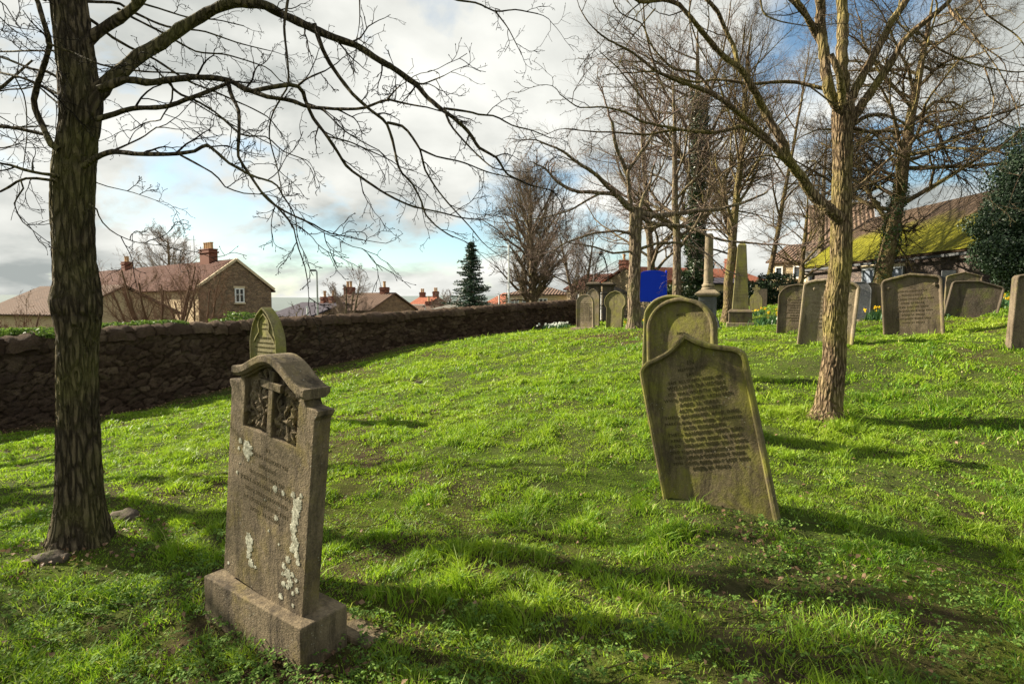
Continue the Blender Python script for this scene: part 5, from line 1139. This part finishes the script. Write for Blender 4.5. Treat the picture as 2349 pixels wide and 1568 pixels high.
T = Matrix.Translation(c - Vector(hm.location)) @ Matrix.Rotation(rz, 4, 'Z'); pts = [(.42, 0), (.42, .8)] + [(.42 * math.cos(a), .8 + .42 * math.sin(a)) for a in np.linspace(0, math.pi, 9)][1:-1] + [(-.42, .8), (-.42, 0)]
f_ = [bm.verts.new(T @ Vector((x, -.03, z))) for x, z in pts]; k_ = [bm.verts.new(T @ Vector((x, .02, z))) for x, z in pts]; bm.faces.new(f_); bm.faces.new(k_[::-1])
for i in range(len(pts)): bm.faces.new((f_[i], f_[(i + 1) % len(pts)], k_[(i + 1) % len(pts)], k_[i]))
bmesh.ops.recalc_face_normals(bm, faces=bm.faces); link('arched_opening', bm_mesh(bm), M['black'], hm)
# gutter
bm = bmesh.new(); n_ = Vector((-u_.y, u_.x, 0)); g0 = A - n_ * .36; g1_ = B - n_ * .36; dd = g1_ - g0
box(bm, (0, 0, 0), (.10, .10, dd.length), M=Matrix.Translation(g0 - Vector(hm.location) + Vector((0, 0, -.33))) @ dd.to_track_quat('Z', 'Y').to_matrix().to_4x4()); link('gutter', bm_mesh(bm), M['slate'], hm)
# distant hills
bm = bmesh.new(); prev = None
for i in range(60):
    a = R(-75 + 150 * i / 59); r_ = 420; h_ = 3.2 + 3.5 * vn(i * .23, 4.0) ; x, y = r_ * math.sin(a), r_ * math.cos(a); cur = [bm.verts.new((x * .8, y * .8, -6)), bm.verts.new((x, y, float(h_))), bm.verts.new((x * 1.3, y * 1.3, -8))]
    if prev: bm.faces.new((prev[0], cur[0], cur[1], prev[1])); bm.faces.new((prev[1], cur[1], cur[2], prev[2]))
    prev = cur
bmesh.ops.recalc_face_normals(bm, faces=bm.faces); tag(link('hills', bm_mesh(bm, smooth=True), plain('far_hills', (.14, .17, .17), .2, 1, .02)), kind='structure')

# ------------------------------------------------------------------ shrubs, ivy, hedges
bush('laurel_bush', 'bright green laurel bush behind the wall below the cottage gable', 'bush', 540, 790, 14.6, [((-.35, 0, 1.18), (.38, .3, .22)), ((.15, 0, 1.32), (.45, .35, .26)), ((.5, 0, 1.25), (.3, .3, .2)), ((-.1, 0, .95), (.7, .4, .35))], 5200, .075, 'laurel', 1)
for i, (px, y_, r_, lab, hgt) in enumerate(((40, 766, .95, 'bright ivy spilling over the wall left of the big trunk', .10), (248, 752, .28, 'small tuft of ivy on the wall just right of the big trunk', .10), (365, 742, .5, 'low strip of bright ivy on the wall top below the reddish shrub', .06))):
    u = (px - CX) / FP; yy = 14.57 / (.7187 - u) + .35; b = at(px, y_, yy); bush('ivy_plant', lab, 'ivy', px, y_, yy, [((-r_ * .5, 0, 0), (r_ * .6, .2, hgt)), ((r_ * .3, .1, .0), (r_ * .7, .2, hgt * 1.1))], int(2600 * r_ / .5 * .6), .055, 'laurel', 20 + i, z0=b.z, stems=False)
far_tree('garden_shrub', 'budding hedge shrub at the left edge behind the wall', 20, 800, 11.5, 2.0, .03, (0, 0), (16, 7, 5, 2), .5, .12, 'twigRed', 'twigRed', 51, .08, (15, 45), None, stems=7, rmin=.0035)
far_tree('garden_shrub', 'budding hedge shrub close left of the big trunk behind the wall', 92, 795, 12.2, 1.9, .03, (0, 0), (16, 7, 5, 2), .5, .12, 'twigRed', 'twigRed', 52, .08, (15, 45), None, stems=7, rmin=.0035)
bush('garden_bush', 'low budding yellow-green bush behind the wall at the left edge', 'bush', 60, 800, 12.4, [((-.8, 0, 1.0), (.6, .4, .6)), ((0, 0, 1.0), (.7, .4, .5)), ((.7, 0, 1.0), (.5, .4, .5))], 2200, .035, 'budleaf', 5)
bush('evergreen_bush', 'dark rounded evergreen bush behind the cross-topped headstone', 'bush', 1785, 692, 24, [((-.8, 0, .55), (.6, .6, .62)), ((-.1, 0, .75), (.85, .8, .72)), ((.7, 0, .5), (.75, .7, .6)), ((1.5, 0, .35), (.7, .6, .45)), ((2.4, 0, .3), (.7, .6, .38))], 22000, .085, 'bush', 6)
bush('ivy_mound', 'dark ivy mass growing right of the blue board', 'bush', 1575, 715, 24, [((-.9, 0, .5), (.7, .5, .6)), ((0, 0, .9), (.7, .6, .95)), ((.55, 0, 1.9), (.5, .5, 1.0)), ((.3, 0, 3.0), (.42, .4, .9))], 15000, .10, 'bush', 7)
bush('clipped_hedge', 'low dark hedge seen behind the column pedestal', 'hedge', 1650, 712, 25, [((-.5, 0, .35), (.9, .4, .5)), ((.7, 0, .4), (.9, .4, .5))], 8000, .08, 'bush', 8)

def daffodils(label, px, py, d, n, nf, spread, seed, hgt=.30, petal='yellow', name='daffodil_clump', cat='flowers', ls=1):
    rng = np.random.default_rng(seed); b = np.array(at(px, py, d)); b[2] = g1(b[0], b[1]); t = thing(name, label, cat, tuple(b), (0, 0, 0), 'spring flower clumps')
    p = b + np.c_[rng.normal(size=(n, 2)) * spread * .4, np.zeros(n)]; p[:, 2] = gz(p[:, 0], p[:, 1]); a = rng.random(n) * 6.28; h = hgt * (.6 + .5 * rng.random(n)) * ls; ln = (.25 + .5 * rng.random(n)) * h
    dx = np.c_[np.cos(a), np.sin(a), np.zeros(n)]; w = .012 * np.c_[-np.sin(a), np.cos(a), np.zeros(n)]; up = np.array([0, 0, 1.])
    m_ = p + dx * ln[:, None] * .4 + up * h[:, None] * .7; e = p + dx * ln[:, None] + up * h[:, None]
    V = np.stack([p - w, p + w, m_ + w, m_ - w, e], 1).reshape(-1, 3); i = np.arange(n) * 5
    link('leaf_blades', mesh_np('l', V, [np.stack([i, i + 1, i + 2, i + 3], 1), np.stack([i + 3, i + 2, i + 4], 1)], False, b, np.repeat(rng.random(n), 5)), M['daffleaf'], t)
    bm = bmesh.new()
    for _ in range(nf):
        q = Vector((rng.normal() * spread * .45, rng.normal() * spread * .45, hgt * (.75 + .45 * rng.random()))); q.z += g1(b[0] + q.x, b[1] + q.y) - b[2]
        T = Matrix.Translation(q) @ Euler((R(70 + 30 * rng.normal()), 0, rng.random() * 6.28)).to_matrix().to_4x4()
        for i in range(6):
            a_ = i * math.pi / 3; vs = [bm.verts.new(T @ Vector(c)) for c in ((0, 0, 0), (.035 * math.cos(a_ - .4), .035 * math.sin(a_ - .4), .006), (.055 * math.cos(a_), .055 * math.sin(a_), 0), (.035 * math.cos(a_ + .4), .035 * math.sin(a_ + .4), .006))]; bm.faces.new(vs)
        lathe(bm, [(.010, 0), (.014, .025), (.022, .035)], (0, 0, 0), 8, M=T)
    link('petals', bm_mesh(bm), M[petal], t)
daffodils('daffodil clump just right of the obelisk', 1766, 742, 15.0, 240, 7, .40, 1)
daffodils('daffodil clump between the mottled and the peaked headstones', 2018, 736, 11.6, 200, 5, .30, 2, .24)
daffodils('bright daffodil patch right of the tilted dark headstone', 2302, 720, 11.6, 260, 14, .62, 3, .2)
daffodils('small daffodils behind the tilted dark headstone, under the yew', 2292, 692, 14.0, 60, 7, .5, 4, .18)
daffodils('two yellow daffodils left of the tilted dark headstone', 2163, 727, 10.2, 20, 3, .22, 5, .12)
daffodils('daffodils at the foot of the knobbly tree by the blue board', 1482, 737, 17.5, 90, 9, .45, 6, .2)
daffodils('small daffodil clump behind the obelisk plinth', 1740, 716, 18.0, 80, 8, .5, 7, .2)
daffodils('pale snowdrop clump at the foot of the wall', 1272, 755, 20.0, 220, 30, .6, 8, .16, 'white_petal', 'snowdrop_clump')

# stones by the left tree, sticks
for px, py, d_, s_, lab in ((118, 1258, 3.35, (.10, .07, .045), 'brown half-buried stone left of the big trunk foot'), (283, 1165, 4.0, (.11, .08, .05), 'flat stone in the grass right of the big trunk foot'), (958, 885, 9.6, (.10, .07, .05), 'small pale stone lying in the sunlit grass')):
    b = at(px, py, d_); o = thing('field_stone', lab, 'stone', (b.x, b.y, g1(b.x, b.y) + .01)); bm = bmesh.new(); bmesh.ops.create_icosphere(bm, subdivisions=3, radius=1)
    for v_ in bm.verts: q = v_.co.copy(); v_.co = Vector((q.x * s_[0], q.y * s_[1], q.z * s_[2])) + mnoise.noise_vector(q * 1.8 + Vector((px, 0, 0))) * s_[2] * .6
    link('rock', bm_mesh(bm, smooth=True), M['stoneD'], o)
# ------------------------------------------------------------------ grass and ground cover
def wall_side(x, y): return (x - W0[0]) * WN[0] + (y - W0[1]) * WN[1]      # >0 : churchyard side
BARE = [(at(188, 1238, 3.6), .42, .9), (at(1893, 962, 6.0), .22, .7), (at(1455, 752, 14), .5, .6), (at(1420, 775, 12.6), .75, .9), (at(640, 1545, 2.25), .42, .75), (at(1700, 1190, 3.45), .35, .55), (at(60, 1330, 3.0), .35, .6),
        (at(1840, 1260, 2.9), .6, .5), (at(1600, 1420, 2.35), .5, .35), (at(420, 1600, 2.15), .6, .45), (at(2100, 1480, 2.3), .8, .45), (at(330, 1350, 2.9), .4, .5)]
def cover(x, y):
    """0 bare .. 1 lush"""
    c = np.ones_like(x)
    for p, r, s in BARE: c *= 1 - s * np.exp(-((x - p.x) ** 2 + (y - p.y) ** 2) / r ** 2)
    ws = wall_side(x, y); edge = .55 + .9 * fbm(x * .9, y * .9, 3); c *= np.where((ws < edge + .4) & (ws > -.6), np.clip((ws - edge * .75) / .5, 0, 1), 1)
    near = np.clip((3.4 - y) / 1.6, 0, 1); n = fbm(x * 2.1 + 5, y * 2.1, 4); c *= 1 - near * np.clip((n - .47) * 6, 0, .85)
    n2 = fbm(x * 1.1 + 50, y * 1.1 + 9, 4); c *= 1 - .75 * np.clip((n2 - .60) * 9, 0, 1); n3 = fbm(x * 6 + 21, y * 6 + 2, 2); c *= 1 - .7 * np.clip((n3 - .62) * 9, 0, 1)
    return np.where(y > 3.6, np.where(c > .08, np.maximum(c, .45), c), c)
rng = np.random.default_rng(77); XS, YS, HS, WS = [], [], [], []
for y0, y1, den, w, hmul in ((1.2, 2.6, 11000, .0022, 1.0), (2.6, 4.2, 8500, .0029, 1.0), (4.2, 6.5, 5000, .0042, 1.0), (6.5, 10, 2500, .0068, 1.05), (10, 16, 1100, .0105, 1.1), (16, 28, 300, .018, 1.2)):
    n = int(den * (y1 - y0) * 2 * (.98 * (y1 + y0) / 2 + 1.9)); y = np.sqrt(y0 * y0 + (y1 * y1 - y0 * y0) * rng.random(n)); x = (rng.random(n) * 2 - 1) * (y * .98 + 1.9)
    ok = wall_side(x, y) > .12; x, y = x[ok], y[ok]; c = cover(x, y); ok = rng.random(len(x)) < c; x, y = x[ok], y[ok]
    XS.append(x); YS.append(y); HS.append(np.full(len(x), hmul)); WS.append(np.full(len(x), w))
# a looser band beyond the wall
n = 30000; x = rng.random(n) * 40 - 30; y = 6 + rng.random(n) * 24; ok = wall_side(x, y) < -.8; XS.append(x[ok]); YS.append(y[ok]); HS.append(np.full(ok.sum(), 1.6)); WS.append(np.full(ok.sum(), .02))
x = np.concatenate(XS); y = np.concatenate(YS); hm_ = np.concatenate(HS); w = np.concatenate(WS)
for sx_, sy_, hw_, an in STONES:
    ca, sa = math.cos(R(an)), math.sin(R(an)); lx = (x - sx_) * ca - (y - sy_) * sa; ly = (x - sx_) * sa + (y - sy_) * ca
    k_ = ~((np.abs(lx) < hw_) & (np.abs(ly) < .06)); x, y, hm_, w = x[k_], y[k_], hm_[k_], w[k_]
lx = (x - pA.x) * math.cos(R(31)) - (y - pA.y) * math.sin(R(31)); ly = (x - pA.x) * math.sin(R(31)) + (y - pA.y) * math.cos(R(31)); k_ = ~((np.abs(lx) < .42) & (np.abs(ly - .03) < .17)); x, y, hm_, w = x[k_], y[k_], hm_[k_], w[k_]
n = len(x); z = gz(x, y)
tuft = fbm(x * 5.5, y * 5.5, 3); short = fbm(x * .8 + 9, y * .8, 3); near = np.clip((4.2 - y) / 2.5, 0, 1)
h = (.012 + .044 * np.clip(tuft * 3.2 - 1.15, 0, 1.4) ** 1.7 + .013 * rng.random(n)) * hm_ * (.58 + .5 * short)
h *= .6 + .4 * np.clip(cover(x, y), 0, 1); h *= np.where(rng.random(n) < .025 + .03 * near, 1.9, 1.0)
def tuftat(px, py, d, r, m):
    global h
    p = at(px, py, d); h = h * (1 + m * np.exp(-((x - p.x) ** 2 + (y - p.y) ** 2) / r ** 2))
for a_ in ((1560, 1180, 3.55, .28, .5), (330, 1440, 2.5, .14, 1.4), (540, 1475, 2.35, .12, 1.2), (735, 1540, 2.25, .10, 1.0), (1640, 1480, 2.3, .2, .6), (2000, 1540, 2.15, .14, 1.2), (700, 850, 11, .8, .8), (900, 850, 11, .8, .6), (430, 1230, 3.4, .2, 1.0), (1060, 1330, 3.0, .2, 1.2), (1900, 965, 5.9, .3, 1.2), (860, 1420, 2.7, .2, 1.0), (1400, 1500, 2.3, .2, 1.0)): tuftat(*a_)
# clumped lean direction
la = fbm(x * 4.5 + 3, y * 4.5 + 8, 2) * 14 + rng.normal(size=n) * 1.5; lean = (.30 + 1.1 * rng.random(n)) * h
dx = np.c_[np.cos(la), np.sin(la)]; b = np.c_[x, y, z - .006]; ph = rng.random(n) * np.pi
wv = np.c_[np.cos(ph) * w, np.sin(ph) * w, np.zeros(n)] * (.7 + .6 * rng.random(n))[:, None]
md = b + np.c_[dx * (lean * .35)[:, None], h * .62]; e = b + np.c_[dx * lean[:, None], h]
V = np.stack([b - wv, b + wv, md + wv * .8, md - wv * .8, e], 1).reshape(-1, 3); i = np.arange(n) * 5
tn = np.clip(.02 + .74 * rng.random(n) + .35 * (fbm(x * 1.7 + 80, y * 1.7, 3) - .5), 0, .90); dry = rng.random(n) < (.035 + .05 * near); tn = np.where(dry, .93 + .07 * rng.random(n), tn)
tag(link('grass', mesh_np('grass', V, [np.stack([i, i + 1, i + 2, i + 3], 1), np.stack([i + 3, i + 2, i + 4], 1)], False, None, np.repeat(tn, 5)), M['grass']),
    'short uneven green grass covering the churchyard ground', 'grass', kind='stuff')
print('blades', n)
# moss sheet-like short carpet is the soil material ; low weeds (cow parsley, cleavers)
P, Nn = [], []
wrng = np.random.default_rng(5)
zones = [(at(640, 1580, 2.2), .50, 1500), (at(900, 1520, 2.35), .35, 700), (at(330, 1300, 3.0), .40, 1500), (at(120, 1420, 2.7), .50, 1500), (at(300, 1540, 2.2), .5, 1500), (at(1850, 1270, 2.95), .40, 800), (at(1790, 1180, 3.5), .25, 450), (at(1400, 762, 13.0), .9, 1400), (at(1490, 1560, 2.15), .5, 500), (at(1100, 1560, 2.15), .4, 700),
         (at(2100, 1250, 3.0), .6, 700), (at(60, 1180, 4.0), .5, 900), (at(2250, 1420, 2.4), .5, 700), (at(450, 1560, 2.2), .6, 1300), (at(1250, 1480, 2.4), .7, 900), (at(1700, 1500, 2.3), .7, 1200), (at(2050, 1520, 2.2), .7, 1100), (at(1300, 1250, 3.2), .9, 700), (at(900, 1200, 3.6), .9, 600), (at(420, 1150, 4.0), .8, 900), (at(1950, 1120, 3.9), .9, 900), (at(560, 1480, 2.4), .35, 900)]
fr = []
for c_, r_, m_ in zones:
    k_ = max(12, m_ // 22)
    for _ in range(k_):       # each sprig : a short curved frond with paired leaflets
        q = wrng.normal(size=2) * r_ * .6; bx, by = c_.x + q[0], c_.y + q[1]; fr.append((bx, by, wrng.random() * 6.28, .05 + .07 * wrng.random()))
fr = np.array(fr); fr = fr[wall_side(fr[:, 0], fr[:, 1]) > .2]; fz = gz(fr[:, 0], fr[:, 1])
Ps, Ns = [], []
for (bx, by, a_, L_), z_ in zip(fr, fz):
    m_ = 26; q = wrng.random(m_); side = (wrng.random(m_) - .5) * 2 * (1 - q) * L_ * .75; c_, s_ = math.cos(a_), math.sin(a_)
    Ps.append(np.c_[bx + c_ * q * L_ * 1.3 - s_ * side, by + s_ * q * L_ * 1.3 + c_ * side, z_ + .012 + L_ * .55 * np.sin(q * 2.4)]); Ns.append(np.tile([c_ * .3, s_ * .3, 1.], (m_, 1)))
tag(link('ground_cover', leaves('gc', np.concatenate(Ps), np.concatenate(Ns), .017, wrng, (0, 0, 0), .6, .3, .45), M['weed']), 'ferny low weeds spreading over the grass and bare earth', 'weeds', kind='stuff')
# fallen leaves and twig litter
m_ = 2600; lx = wrng.random(m_) * 1.0; ly = wrng.random(m_); y_ = 1.8 + ly ** 1.3 * 9; x_ = (wrng.random(m_) * 2 - 1) * y_ * .95
sw = S0 + (S1 - S0) * wrng.random(3600); ow = .15 + .8 * wrng.random(3600) ** 1.5; pw = W0 + WU * sw[:, None] + WN * ow[:, None]
cl = []
for p, r, k_ in ((at(188, 1245, 3.55), .45, 260), (at(640, 1570, 2.2), .4, 200), (at(1700, 1195, 3.45), .3, 120), (at(1420, 778, 12.5), .8, 700), (at(1850, 1260, 2.95), .4, 120), (at(760, 880, 12.0), .8, 300)): cl.append(np.array([[p.x, p.y]]) + wrng.normal(size=(k_, 2)) * r * .6)
XY = np.concatenate([np.c_[x_, y_][:900], pw] + cl); XY = XY[wall_side(XY[:, 0], XY[:, 1]) > .06]; zL = gz(XY[:, 0], XY[:, 1]) + .012 + .02 * wrng.random(len(XY))
tag(link('fallen_leaves', leaves('fl', np.c_[XY, zL], np.tile([0, 0, 1.], (len(XY), 1)), .028, wrng, (0, 0, 0), .75, .6, .7), M['dryleaf']), 'scattered brown dead leaves on the grass and along the wall foot', 'leaf litter', kind='stuff')
m_ = 260; y_ = 1.9 + wrng.random(m_) ** 1.5 * 6; x_ = (wrng.random(m_) * 2 - 1) * y_ * .9; ok = wall_side(x_, y_) > .1; x_, y_ = x_[ok], y_[ok]; m_ = len(x_); a_ = wrng.random(m_) * 6.28; L_ = .08 + .2 * wrng.random(m_)
Pt = np.stack([np.c_[x_ + np.cos(a_ + .3 * q) * L_ * q, y_ + np.sin(a_ + .3 * q) * L_ * q, gz(x_ + np.cos(a_) * L_ * q, y_ + np.sin(a_) * L_ * q) + .02 + .008 * q] for q in (0, .33, .66, 1)], 1)
tag(link('fallen_twigs', tubes_mesh('ft', [(Pt, np.tile([.003, .003, .002, .001], (m_, 1)), 5)], (0, 0, 0)), M['twigR']), 'thin fallen twigs lying in the grass', 'twigs', kind='stuff')
